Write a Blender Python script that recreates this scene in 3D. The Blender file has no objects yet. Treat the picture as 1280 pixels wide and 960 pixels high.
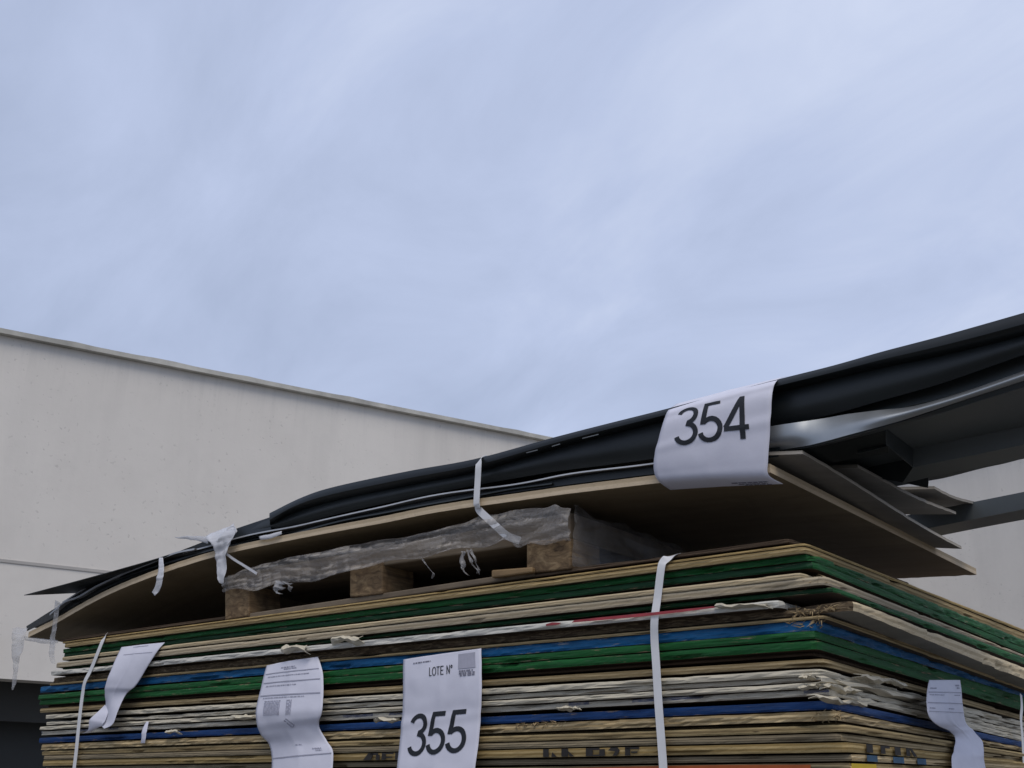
import bpy, bmesh, math, random
from mathutils import Vector, Matrix, noise
R_ = math.radians
random.seed(7)
scene = bpy.context.scene
COL = scene.collection

# ------------------------------------------------------------------ camera, world, sun, exposure
F = 1400.0; PITCH = R_(20.75); ROLL = R_(1.0); EYE = 1.6
fw = Vector((0, math.cos(PITCH), math.sin(PITCH))); r0 = Vector((1, 0, 0)); u0 = r0.cross(fw)
cr = math.cos(ROLL) * r0 + math.sin(ROLL) * u0
cu_ = math.cos(ROLL) * u0 - math.sin(ROLL) * r0
cam = bpy.data.cameras.new('camera'); camo = bpy.data.objects.new('camera', cam); COL.objects.link(camo)
cam.sensor_width = 36; cam.lens = 36 * F / 1280; cam.clip_start = 0.05; cam.clip_end = 3000
M = Matrix((cr, cu_, -fw)).transposed().to_4x4(); M.translation = Vector((0, 0, EYE)); camo.matrix_world = M
scene.camera = camo

SUN_EL, SUN_AZ = 58, 176          # overcast: a wide soft sun from behind the camera
w = bpy.data.worlds.new('World'); scene.world = w; w.use_nodes = True
nt = w.node_tree; nt.nodes.clear()
def wn(t, **k):
    n = nt.nodes.new(t)
    for a, b in k.items(): setattr(n, a, b)
    return n
out = wn('ShaderNodeOutputWorld'); bg = wn('ShaderNodeBackground'); bg.inputs[1].default_value = 0.1
sky = wn('ShaderNodeTexSky', sky_type='NISHITA', sun_disc=False, sun_elevation=R_(SUN_EL), sun_rotation=R_(SUN_AZ))
tc = wn('ShaderNodeTexCoord'); sp = wn('ShaderNodeSeparateXYZ'); nt.links.new(tc.outputs['Generated'], sp.inputs[0])
add = wn('ShaderNodeMath', operation='ADD'); add.inputs[1].default_value = 0.35; nt.links.new(sp.outputs[2], add.inputs[0])
mx = wn('ShaderNodeMath', operation='MAXIMUM'); mx.inputs[1].default_value = 0.1; nt.links.new(add.outputs[0], mx.inputs[0])
dv = wn('ShaderNodeVectorMath', operation='DIVIDE'); nt.links.new(tc.outputs['Generated'], dv.inputs[0]); nt.links.new(mx.outputs[0], dv.inputs[1])
vrn = wn('ShaderNodeVectorRotate', rotation_type='Z_AXIS'); vrn.inputs['Angle'].default_value = R_(-42); nt.links.new(dv.outputs[0], vrn.inputs[0])
mp = wn('ShaderNodeMapping'); mp.inputs['Scale'].default_value = (1.5, 0.8, 0.2)
nt.links.new(vrn.outputs[0], mp.inputs[0])
nz = wn('ShaderNodeTexNoise'); nz.inputs['Scale'].default_value = 3.2; nz.inputs['Detail'].default_value = 8; nz.inputs['Roughness'].default_value = 0.58; nz.inputs['Distortion'].default_value = 0.5
nt.links.new(mp.outputs[0], nz.inputs['Vector'])
nz2 = wn('ShaderNodeTexNoise'); nz2.inputs['Scale'].default_value = 0.9; nz2.inputs['Detail'].default_value = 3
nt.links.new(dv.outputs[0], nz2.inputs['Vector'])
ms = wn('ShaderNodeMath', operation='MULTIPLY_ADD'); ms.inputs[1].default_value = 0.55
nt.links.new(nz.outputs[0], ms.inputs[0])
ms2 = wn('ShaderNodeMath', operation='MULTIPLY'); ms2.inputs[1].default_value = 0.45; nt.links.new(nz2.outputs[0], ms2.inputs[0]); nt.links.new(ms2.outputs[0], ms.inputs[2])
rp = wn('ShaderNodeValToRGB')
e = rp.color_ramp.elements
e[0].position = 0.35; e[0].color = (3.95, 4.65, 6.4, 1)
e[1].position = 0.62; e[1].color = (5.5, 6.3, 8.5, 1)
e2 = rp.color_ramp.elements.new(0.92); e2.color = (7.8, 8.5, 10.3, 1)
dt = wn('ShaderNodeVectorMath', operation='DOT_PRODUCT'); dt.inputs[1].default_value = (0.42, 0.38, 0.82); nt.links.new(tc.outputs['Generated'], dt.inputs[0])
mr = wn('ShaderNodeMapRange'); mr.inputs[1].default_value = 0.4; mr.inputs[2].default_value = 0.95; mr.inputs[3].default_value = -0.12; mr.inputs[4].default_value = 0.2; nt.links.new(dt.outputs['Value'], mr.inputs[0])
ms3 = wn('ShaderNodeMath', operation='ADD'); nt.links.new(ms.outputs[0], ms3.inputs[0]); nt.links.new(mr.outputs[0], ms3.inputs[1])
mixs = wn('ShaderNodeMix', data_type='RGBA'); nt.links.new(ms3.outputs[0], rp.inputs[0]); mixs.inputs[0].default_value = 0.88
nt.links.new(sky.outputs[0], mixs.inputs[6]); nt.links.new(rp.outputs[0], mixs.inputs[7])
nt.links.new(mixs.outputs[2], bg.inputs[0]); nt.links.new(bg.outputs[0], out.inputs[0])

sl = bpy.data.lights.new('sun', 'SUN'); sl.energy = 1.55; sl.angle = R_(35); sl.color = (1, 0.92, 0.82)
so = bpy.data.objects.new('sun', sl); COL.objects.link(so)
sd = Vector((math.sin(R_(SUN_AZ)) * math.cos(R_(SUN_EL)), math.cos(R_(SUN_AZ)) * math.cos(R_(SUN_EL)), math.sin(R_(SUN_EL))))
so.rotation_euler = sd.to_track_quat('Z', 'Y').to_euler(); so.location = (0, 0, 30)
vs = scene.view_settings; vs.view_transform = 'Standard'; vs.look = 'None'; vs.exposure = 0.0; vs.gamma = 1; vs.use_curve_mapping = False

# ------------------------------------------------------------------ frame of the pile: u runs left along its front, v runs back along its right side
def ray(px, py): return ((px - 640) / F) * cr - ((py - 480) / F) * cu_ + fw
CAM = Vector((0, 0, EYE))
U = Vector((-0.779, 0.627, 0)).normalized(); V = Vector((0.627, 0.779, 0)).normalized()
_c = ray(1038, 880); _c = _c / math.hypot(_c.x, _c.y) * 1.85
C0 = Vector((_c.x, _c.y, 0))
def W3(u, v, z): return C0 + U * u + V * v + Vector((0, 0, z))
def on_v(px, py, v=0.0):
    d = ray(px, py); t = (C0 - CAM).dot(V) + v; return CAM + d * (t / d.dot(V))
def on_u(px, py, u=0.0):
    d = ray(px, py); t = (C0 - CAM).dot(U) + u; return CAM + d * (t / d.dot(U))
def on_z(px, py, z):
    d = ray(px, py); return CAM + d * ((z - EYE) / d.z)
def uu(P): return (P - C0).dot(U)
def vv(P): return (P - C0).dot(V)

# ------------------------------------------------------------------ objects
def tag(o, label=None, cat=None, group=None, kind=None):
    if label: o['label'] = label
    if cat: o['category'] = cat
    if group: o['group'] = group
    if kind: o['kind'] = kind
    return o
def link(name, me, mats, parent=None, smooth=False):
    o = bpy.data.objects.new(name, me); COL.objects.link(o)
    for m in (mats if isinstance(mats, (list, tuple)) else [mats]): me.materials.append(m)
    if smooth:
        for p in me.polygons: p.use_smooth = True
    if parent: o.parent = parent; o.matrix_parent_inverse = parent.matrix_world.inverted()
    return o
def empty(name, loc):
    o = bpy.data.objects.new(name, None); o.location = loc; o.empty_display_size = 0.05; COL.objects.link(o)
    bpy.context.view_layer.update(); return o
def from_pydata(name, vs_, fs):
    me = bpy.data.meshes.new(name); me.from_pydata([tuple(x) for x in vs_], [], fs); me.update(); return me
def fix_normals(me):
    bm = bmesh.new(); bm.from_mesh(me); bmesh.ops.recalc_face_normals(bm, faces=bm.faces); bm.to_mesh(me); bm.free()
def catmull(pts, n):
    """smooth resample of a list of tuples"""
    pts = [tuple(p) for p in pts]
    if len(pts) == 2:
        return [tuple(a + (b - a) * i / (n - 1) for a, b in zip(*pts)) for i in range(n)]
    P = [tuple(2 * a - b for a, b in zip(pts[0], pts[1]))] + pts + [tuple(2 * a - b for a, b in zip(pts[-1], pts[-2]))]
    res = []
    for i in range(n):
        x = i / (n - 1) * (len(pts) - 1); k = min(int(x), len(pts) - 2); t = x - k
        a, b, c, d = P[k:k + 4]
        res.append(tuple(0.5 * (2 * q + (r - p) * t + (2 * p - 5 * q + 4 * r - s) * t * t + (3 * q - p - 3 * r + s) * t ** 3) for p, q, r, s in zip(a, b, c, d)))
    return res

# ------------------------------------------------------------------ materials
class NT:
    def __init__(s, name):
        s.m = bpy.data.materials.new(name); s.m.use_nodes = True; s.t = s.m.node_tree; s.n = s.t.nodes; s.b = s.n['Principled BSDF']; s.out = s.n['Material Output']
    def new(s, t, **k):
        n = s.n.new(t)
        for a, b in k.items(): setattr(n, a, b)
        return n
    def l(s, a, b): s.t.links.new(a, b)
    def math(s, op, a, b=None, c=None):
        n = s.new('ShaderNodeMath', operation=op)
        for i, x in enumerate((a, b, c)):
            if x is None: continue
            if hasattr(x, 'links'): s.l(x, n.inputs[i])
            else: n.inputs[i].default_value = x
        return n.outputs[0]
    def noise(s, vec, scale, detail=4, rough=0.55, dist=0):
        n = s.new('ShaderNodeTexNoise'); n.inputs['Scale'].default_value = scale; n.inputs['Detail'].default_value = detail
        n.inputs['Roughness'].default_value = rough; n.inputs['Distortion'].default_value = dist
        if vec is not None: s.l(vec, n.inputs['Vector'])
        return n.outputs[0]
    def ramp(s, fac, stops):
        n = s.new('ShaderNodeValToRGB'); el = n.color_ramp.elements
        while len(el) < len(stops): el.new(0.5)
        for e_, (p, c) in zip(el, stops):
            e_.position = p; e_.color = (c, c, c, 1) if not isinstance(c, (tuple, list)) else (*c[:3], 1)
        s.l(fac, n.inputs[0]); return n.outputs[0]
    def mix(s, fac, a, b, blend='MIX'):
        n = s.new('ShaderNodeMix', data_type='RGBA', blend_type=blend)
        for i, x in ((0, fac), (6, a), (7, b)):
            if hasattr(x, 'links'): s.l(x, n.inputs[i])
            elif i == 0: n.inputs[0].default_value = x
            else: n.inputs[i].default_value = (*x[:3], 1)
        return n.outputs[2]
    def uv(s):
        n = s.new('ShaderNodeUVMap'); q = s.new('ShaderNodeSeparateXYZ'); s.l(n.outputs[0], q.inputs[0]); return q.outputs[0], q.outputs[1]
    def vec(s, x, y, z=0.0):
        n = s.new('ShaderNodeCombineXYZ')
        for i, a in enumerate((x, y, z)):
            if hasattr(a, 'links'): s.l(a, n.inputs[i])
            else: n.inputs[i].default_value = a
        return n.outputs[0]
    def rnd(s): return s.new('ShaderNodeObjectInfo').outputs['Random']
    def obj(s): return s.new('ShaderNodeTexCoord').outputs['Object']
    def bump(s, h, strength=0.3, dist=0.002):
        n = s.new('ShaderNodeBump'); n.inputs['Strength'].default_value = strength; n.inputs['Distance'].default_value = dist
        s.l(h, n.inputs['Height']); s.l(n.outputs[0], s.b.inputs['Normal'])
    def color(s, c):
        if hasattr(c, 'links'): s.l(c, s.b.inputs['Base Color'])
        else: s.b.inputs['Base Color'].default_value = (*c[:3], 1)
    def rough(s, r):
        if hasattr(r, 'links'): s.l(r, s.b.inputs['Roughness'])
        else: s.b.inputs['Roughness'].default_value = r

def edge_common(n):
    x, y = n.uv(); r = n.rnd(); ro = n.math('MULTIPLY', r, 37.0)
    return x, y, r, ro
def ply_edge(name, light, dark, plies=5, stain=0.5, knots=False):
    n = NT(name); x, y, r, ro = edge_common(n)
    wob = n.noise(n.vec(n.math('MULTIPLY', x, 9), ro), 1.0, 4)
    yy = n.math('MULTIPLY_ADD', n.math('SUBTRACT', wob, 0.5), 0.22, y)
    band = n.math('SINE', n.math('MULTIPLY', yy, plies * math.pi))
    bandc = n.ramp(n.math('MULTIPLY_ADD', band, 0.5, 0.5), [(0.25, dark), (0.7, light)])
    streak = n.noise(n.vec(n.math('MULTIPLY', x, 14), n.math('MULTIPLY', y, 3), ro), 1.0, 6, 0.6)
    c = n.mix(n.ramp(streak, [(0.35, 0.0), (0.62, 1.0)]), n.mix(0.45, bandc, dark), bandc)
    big = n.noise(n.vec(n.math('MULTIPLY', x, 2.3), n.math('MULTIPLY', y, 0.8), ro), 1.0, 5, 0.62)
    c = n.mix(n.math('MULTIPLY', n.ramp(big, [(0.48, 0.0), (0.72, 1.0)]), stain), c, tuple(k * 0.42 for k in dark))
    fine = n.noise(n.vec(n.math('MULTIPLY', x, 160), n.math('MULTIPLY', y, 14), ro), 1.0, 3, 0.7)
    c = n.mix(n.math('MULTIPLY', n.ramp(fine, [(0.56, 0.0), (0.72, 1.0)]), 0.55), c, tuple(k * 0.35 for k in dark))
    if knots:
        vo = n.new('ShaderNodeTexVoronoi'); vo.inputs['Scale'].default_value = 1.0
        n.l(n.vec(n.math('MULTIPLY', x, 13), n.math('MULTIPLY', y, 0.9), ro), vo.inputs['Vector'])
        c = n.mix(n.ramp(vo.outputs['Distance'], [(0.07, 0.9), (0.13, 0.0)]), c, (0.02, 0.015, 0.01))
    hs = n.new('ShaderNodeHueSaturation'); n.l(n.math('MULTIPLY_ADD', r, 0.5, 0.72), hs.inputs['Value']); n.l(n.math('MULTIPLY_ADD', n.math('FRACT', n.math('MULTIPLY', r, 7.3)), 0.22, 0.92), hs.inputs['Saturation']); n.l(c, hs.inputs['Color'])
    n.color(hs.outputs[0]); n.rough(0.85); n.b.inputs['Specular IOR Level'].default_value = 0.2
    n.bump(n.math('ADD', n.math('MULTIPLY', streak, 0.6), n.math('MULTIPLY', band, 0.2)), 0.22, 0.0015)
    return n.m
def paint_edge(name, colr, wood=(0.27, 0.2, 0.12), wear=0.5, lines=0):
    n = NT(name); x, y, r, ro = edge_common(n)
    tone = n.noise(n.vec(n.math('MULTIPLY', x, 6), n.math('MULTIPLY', y, 2), ro), 1.0, 6, 0.6)
    c = n.mix(n.ramp(tone, [(0.3, 0.0), (0.7, 1.0)]), tuple(k * 0.62 for k in colr), tuple(min(1, k * 1.3) for k in colr))
    chip = n.noise(n.vec(n.math('MULTIPLY', x, 15), n.math('MULTIPLY', y, 2.5), ro), 1.0, 8, 0.74)
    edge = n.math('MULTIPLY_ADD', n.math('ABSOLUTE', n.math('SUBTRACT', y, 0.5)), 0.26, chip)
    c = n.mix(n.ramp(edge, [(0.70 - 0.06 * wear, 0.0), (0.745 - 0.06 * wear, 1.0)]), c, wood)
    scr = n.noise(n.vec(n.math('MULTIPLY', x, 26), n.math('MULTIPLY', y, 13), ro), 1.0, 5, 0.6)
    c = n.mix(n.math('MULTIPLY', n.ramp(scr, [(0.60, 0.0), (0.66, 1.0)]), 0.45), c, tuple(0.5 * k + 0.11 for k in colr))
    drt = n.noise(n.vec(n.math('MULTIPLY', x, 5), n.math('MULTIPLY', y, 1.2), n.math('ADD', ro, 9.0)), 1.0, 6, 0.7)
    c = n.mix(n.math('MULTIPLY', n.ramp(drt, [(0.5, 0.0), (0.7, 1.0)]), 0.6), c, tuple(k * 0.25 for k in colr))
    n.color(c); n.rough(0.62); n.b.inputs['Specular IOR Level'].default_value = 0.3
    n.bump(n.math('ADD', chip, n.math('MULTIPLY', tone, 0.6)), 0.35, 0.002)
    return n.m
def white_edge(name, base=(0.60, 0.545, 0.42), prints=None):
    n = NT(name); x, y, r, ro = edge_common(n)
    t = n.noise(n.vec(n.math('MULTIPLY', x, 5), n.math('MULTIPLY', y, 1.6), ro), 1.0, 6, 0.65)
    c = n.mix(n.ramp(t, [(0.33, 0.0), (0.66, 1.0)]), tuple(k * 0.84 for k in base), base)
    f = n.noise(n.vec(n.math('MULTIPLY', x, 60), n.math('MULTIPLY', y, 7), ro), 1.0, 5, 0.7)
    c = n.mix(n.math('MULTIPLY', n.ramp(f, [(0.6, 0.0), (0.74, 1.0)]), 0.5), c, tuple(k * 0.4 for k in base))
    if prints:
        col, freq, thr = prints
        cell = n.noise(n.vec(n.math('SNAP', n.math('MULTIPLY', x, freq), 1.0), 3.3, ro), 2.7, 0)
        msk = n.math('MULTIPLY', n.math('GREATER_THAN', cell, thr), n.math('GREATER_THAN', y, 0.45))
        wearm = n.ramp(f, [(0.45, 1.0), (0.6, 0.2)])
        c = n.mix(n.math('MULTIPLY', msk, wearm), c, col)
    n.color(c); n.rough(0.75); n.bump(n.math('ADD', f, t), 0.35, 0.002)
    return n.m
def osb_edge(name):
    n = NT(name); x, y, r, ro = edge_common(n)
    vo = n.new('ShaderNodeTexVoronoi', feature='F1'); vo.inputs['Scale'].default_value = 1.0
    n.l(n.vec(n.math('MULTIPLY', x, 70), n.math('MULTIPLY', y, 6), ro), vo.inputs['Vector'])
    sep = n.new('ShaderNodeSeparateColor'); n.l(vo.outputs['Color'], sep.inputs[0])
    c = n.ramp(sep.outputs[0], [(0.0, (0.07, 0.045, 0.022)), (0.5, (0.17, 0.115, 0.06)), (1.0, (0.32, 0.24, 0.14))])
    t = n.noise(n.vec(n.math('MULTIPLY', x, 20), n.math('MULTIPLY', y, 10), ro), 1.0, 6, 0.7)
    c = n.mix(n.ramp(t, [(0.38, 0.0), (0.65, 1.0)]), n.mix(0.6, c, (0.05, 0.035, 0.02)), c)
    n.color(c); n.rough(0.9); n.bump(t, 1.0, 0.004)
    return n.m
def face_mat(name, base, dark, rough=0.7):
    n = NT(name); p = n.obj()
    mpn = n.new('ShaderNodeMapping'); mpn.inputs['Rotation'].default_value = (0, 0, math.atan2(U.y, U.x)); mpn.inputs['Scale'].default_value = (1, 1, 1)
    vr = n.new('ShaderNodeVectorRotate', rotation_type='Z_AXIS'); vr.inputs['Angle'].default_value = -math.atan2(U.y, U.x); n.l(p, vr.inputs[0])
    sc = n.new('ShaderNodeVectorMath', operation='MULTIPLY'); sc.inputs[1].default_value = (2, 22, 6); n.l(vr.outputs[0], sc.inputs[0])
    g = n.noise(sc.outputs[0], 1.0, 6, 0.6, 0.4); b = n.noise(p, 2.2, 5)
    c = n.mix(n.ramp(g, [(0.35, 0.0), (0.68, 1.0)]), dark, base)
    c = n.mix(n.math('MULTIPLY', n.ramp(b, [(0.45, 0.0), (0.7, 1.0)]), 0.45), c, tuple(k * 0.5 for k in dark))
    st = n.noise(p, 5.5, 6, 0.7, 1.0)
    c = n.mix(n.math('MULTIPLY', n.ramp(st, [(0.54, 0.0), (0.60, 1.0)]), 0.3), c, tuple(k * 0.6 for k in dark))
    n.color(c); n.rough(rough); n.bump(g, 0.25, 0.001); return n.m
def plain(name, c, rough=0.6, var=0.2, scale=18, metallic=0.0, bump=0.15, spec=0.5):
    n = NT(name); p = n.obj(); t = n.noise(p, scale, 6, 0.6); t2 = n.noise(p, scale * 0.13, 4)
    s = n.math('MULTIPLY_ADD', t2, 0.6, n.math('MULTIPLY', t, 0.4))
    n.color(n.mix(n.ramp(s, [(0.35, 0.0), (0.65, 1.0)]), tuple(k * (1 - var) for k in c), tuple(k * (1 + var) for k in c)))
    n.rough(n.math('MULTIPLY_ADD', t, 0.2, rough - 0.1)); n.b.inputs['Metallic'].default_value = metallic; n.b.inputs['Specular IOR Level'].default_value = spec
    if bump: n.bump(t, bump, 0.002)
    return n.m

MT = {}
MT['ply_beige'] = ply_edge('ply_beige', (0.60, 0.465, 0.255), (0.29, 0.21, 0.10), 4)
MT['ply_pale'] = ply_edge('ply_pale', (0.62, 0.52, 0.355), (0.42, 0.34, 0.22), 3, 0.35)
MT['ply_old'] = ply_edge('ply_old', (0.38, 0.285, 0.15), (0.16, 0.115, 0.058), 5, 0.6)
MT['ply_dots'] = ply_edge('ply_dots', (0.52, 0.40, 0.21), (0.28, 0.205, 0.105), 3, 0.5, True)
MT['ply_grey'] = ply_edge('ply_grey', (0.34, 0.275, 0.165), (0.16, 0.125, 0.075), 6, 0.5)
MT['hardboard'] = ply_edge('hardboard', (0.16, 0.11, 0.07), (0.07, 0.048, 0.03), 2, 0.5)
MT['green'] = paint_edge('green_paint', (0.009, 0.105, 0.022), wear=0.35)
MT['green_dark'] = paint_edge('dark_green_paint', (0.006, 0.055, 0.016), wear=0.4)  # shade of the recessed edge put into colour; also the narrow dark green edge
MT['blue'] = paint_edge('blue_paint', (0.006, 0.105, 0.26), wear=0.45, wood=(0.3, 0.28, 0.25))
MT['navy'] = paint_edge('navy_paint', (0.01, 0.05, 0.17), wear=0.3)
MT['orange'] = paint_edge('orange_paint', (0.36, 0.075, 0.012), wear=0.8)
MT['yellow'] = paint_edge('yellow_paint', (0.6, 0.4, 0.015), wear=0.3)
MT['white'] = white_edge('white_core'); MT['white_print'] = white_edge('white_core_print', (0.60, 0.55, 0.44), ((0.1, 0.115, 0.2), 22, 0.52))
MT['foam'] = white_edge('pale_foil', (0.62, 0.6, 0.53))
MT['foam_print'] = white_edge('pale_foil_red_print', (0.5, 0.49, 0.46), ((0.42, 0.06, 0.07), 2.2, 0.54))
MT['osb'] = osb_edge('osb')
MT['face_brown'] = face_mat('brown_face', (0.12, 0.075, 0.045), (0.06, 0.04, 0.025))
MT['face_ply'] = face_mat('plywood_face', (0.31, 0.24, 0.145), (0.24, 0.178, 0.1))
MT['face_grey'] = face_mat('grey_face', (0.31, 0.29, 0.265), (0.24, 0.225, 0.2))
MT['board_edge'] = ply_edge('board_edge', (0.62, 0.50, 0.345), (0.46, 0.36, 0.23), 2, 0.15)
MT['grey_edge'] = ply_edge('grey_board_edge', (0.46, 0.42, 0.36), (0.34, 0.31, 0.26), 2, 0.3)
MT['wood'] = face_mat('pallet_wood', (0.40, 0.26, 0.12), (0.15, 0.09, 0.04))
MT['wood_old'] = face_mat('weathered_wood', (0.26, 0.2, 0.13), (0.13, 0.095, 0.06))
def block_mat():
    n = NT('block_wood'); p = n.obj(); r = n.math('MULTIPLY', n.rnd(), 19.0)
    vr_ = n.new('ShaderNodeVectorRotate', rotation_type='Z_AXIS'); vr_.inputs['Angle'].default_value = -math.atan2(U.y, U.x); n.l(p, vr_.inputs[0])
    sc = n.new('ShaderNodeVectorMath', operation='MULTIPLY'); sc.inputs[1].default_value = (26, 5, 60); n.l(vr_.outputs[0], sc.inputs[0])
    ad = n.new('ShaderNodeVectorMath', operation='ADD'); n.l(sc.outputs[0], ad.inputs[0]); n.l(n.vec(r, r, r), ad.inputs[1])
    g = n.noise(ad.outputs[0], 1.0, 7, 0.65, 1.2); b = n.noise(p, 22, 5, 0.6)
    c = n.ramp(g, [(0.3, (0.06, 0.036, 0.017)), (0.5, (0.20, 0.13, 0.065)), (0.7, (0.36, 0.255, 0.135))])
    c = n.mix(n.math('MULTIPLY', n.ramp(b, [(0.5, 0.0), (0.66, 1.0)]), 0.6), c, (0.06, 0.035, 0.018))
    n.color(c); n.rough(0.9); n.bump(n.math('ADD', g, b), 0.6, 0.004); return n.m
MT['block_wood'] = block_mat()
MT['splinter'] = plain('splinter', (0.36, 0.265, 0.14), 0.9)
MT['black'] = plain('black_sheet', (0.006, 0.0085, 0.009), 0.42, 0.4, 9, 0.0, 0.08, 0.4)
MT['black2'] = plain('black_sheet_dull', (0.014, 0.0175, 0.018), 0.42, 0.4, 7, 0.0, 0.08, 0.4)
MT['charcoal'] = plain('charcoal_metal', (0.036, 0.042, 0.043), 0.4, 0.2, 8, 0.2, 0.04, 0.4)
MT['gunmetal'] = plain('gunmetal', (0.085, 0.095, 0.096), 0.42, 0.25, 6, 0.15, 0.06, 0.4)
MT['zinc'] = plain('zinc', (0.36, 0.38, 0.39), 0.44, 0.15, 14, 0.75, 0.04)
MT['zinc_dull'] = plain('zinc_dull', (0.42, 0.43, 0.44), 0.5, 0.2, 25, 0.4, 0.1)
MT['scuff'] = plain('scuff', (0.14, 0.15, 0.155), 0.6, 0.3, 60)  # pale grey standing in for highlights on the black lip
MT['orange_mark'] = plain('orange_mark', (0.34, 0.075, 0.015), 0.7, 0.3, 30, 0, 0.2)
MT['yellow_mark'] = plain('yellow_mark', (0.58, 0.4, 0.02), 0.7, 0.2, 30, 0, 0.2)
MT['strap'] = plain('strap', (0.72, 0.72, 0.72), 0.45, 0.05, 40, 0, 0.05)
MT['ink'] = plain('ink', (0.006, 0.008, 0.012), 0.6, 0.1, 30, 0, 0)
MT['ink_grey'] = plain('grey_ink', (0.2, 0.2, 0.25), 0.7, 0.2, 60, 0, 0)
MT['ink_pale'] = plain('pale_ink', (0.36, 0.36, 0.43), 0.7, 0.1, 60, 0, 0)
MT['stencil'] = plain('stencil_ink', (0.025, 0.022, 0.02), 0.85, 0.4, 60, 0, 0.2)
MT['stencil_blue'] = plain('blue_stencil_ink', (0.04, 0.09, 0.15), 0.85, 0.4, 60, 0, 0.2)

def paper_mat():
    n = NT('paper'); p = n.obj(); t = n.noise(p, 14, 5, 0.6)
    n.color(n.mix(n.ramp(t, [(0.35, 0.0), (0.7, 1.0)]), (0.70, 0.70, 0.79), (0.76, 0.76, 0.85))); n.rough(0.7)
    tr = n.new('ShaderNodeBsdfTranslucent'); tr.inputs[0].default_value = (0.8, 0.8, 0.84, 1)
    mi = n.new('ShaderNodeMixShader'); mi.inputs[0].default_value = 0.12
    n.l(n.b.outputs[0], mi.inputs[1]); n.l(tr.outputs[0], mi.inputs[2]); n.l(mi.outputs[0], n.out.inputs[0])
    n.bump(t, 0.15, 0.004); return n.m
MT['paper'] = paper_mat()
def film_mat(name, lo, hi, c=(0.75, 0.75, 0.78)):
    n = NT(name); p = n.obj()
    vr_ = n.new('ShaderNodeVectorRotate', rotation_type='Z_AXIS'); vr_.inputs['Angle'].default_value = -math.atan2(U.y, U.x); n.l(p, vr_.inputs[0])
    sc = n.new('ShaderNodeVectorMath', operation='MULTIPLY'); sc.inputs[1].default_value = (3, 6, 20); n.l(vr_.outputs[0], sc.inputs[0])
    t = n.noise(sc.outputs[0], 1.3, 5, 0.55, 1.8)
    n.color(c); n.rough(0.3); n.b.inputs['Specular IOR Level'].default_value = 0.6
    tp = n.new('ShaderNodeBsdfTransparent'); mi = n.new('ShaderNodeMixShader')
    n.l(n.ramp(t, [(0.28, lo), (0.5, (lo + hi) / 2), (0.72, hi)]), mi.inputs[0])
    n.l(tp.outputs[0], mi.inputs[1]); n.l(n.b.outputs[0], mi.inputs[2]); n.l(mi.outputs[0], n.out.inputs[0])
    n.bump(t, 0.35, 0.006); return n.m
MT['film'] = film_mat('stretch_film', 0.08, 0.40, (0.5, 0.47, 0.44))
MT['film_side'] = film_mat('side_film', 0.03, 0.3, (0.35, 0.34, 0.33))
MT['film_white'] = film_mat('white_film', 0.55, 0.95, (0.7, 0.7, 0.72))
MT['film_thin'] = film_mat('thin_film', 0.08, 0.5, (0.55, 0.55, 0.56))

# ------------------------------------------------------------------ setting: ground
def ground_mat():
    n = NT('asphalt_yard'); p = n.obj(); a = n.noise(p, 60, 6, 0.7); b = n.noise(p, 0.4, 5)
    c = n.mix(n.ramp(a, [(0.3, 0.0), (0.7, 1.0)]), (0.10, 0.098, 0.093), (0.17, 0.166, 0.156))
    n.color(n.mix(n.math('MULTIPLY', n.ramp(b, [(0.4, 0.0), (0.7, 1.0)]), 0.4), c, (0.09, 0.088, 0.084))); n.rough(0.9); n.bump(a, 0.5, 0.01); return n.m
S = 1500
g = link('ground', from_pydata('ground', [(-S, -S, 0), (S, -S, 0), (S, S, 0), (-S, S, 0)], [(0, 1, 2, 3)]), ground_mat()); g['kind'] = 'structure'

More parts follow.
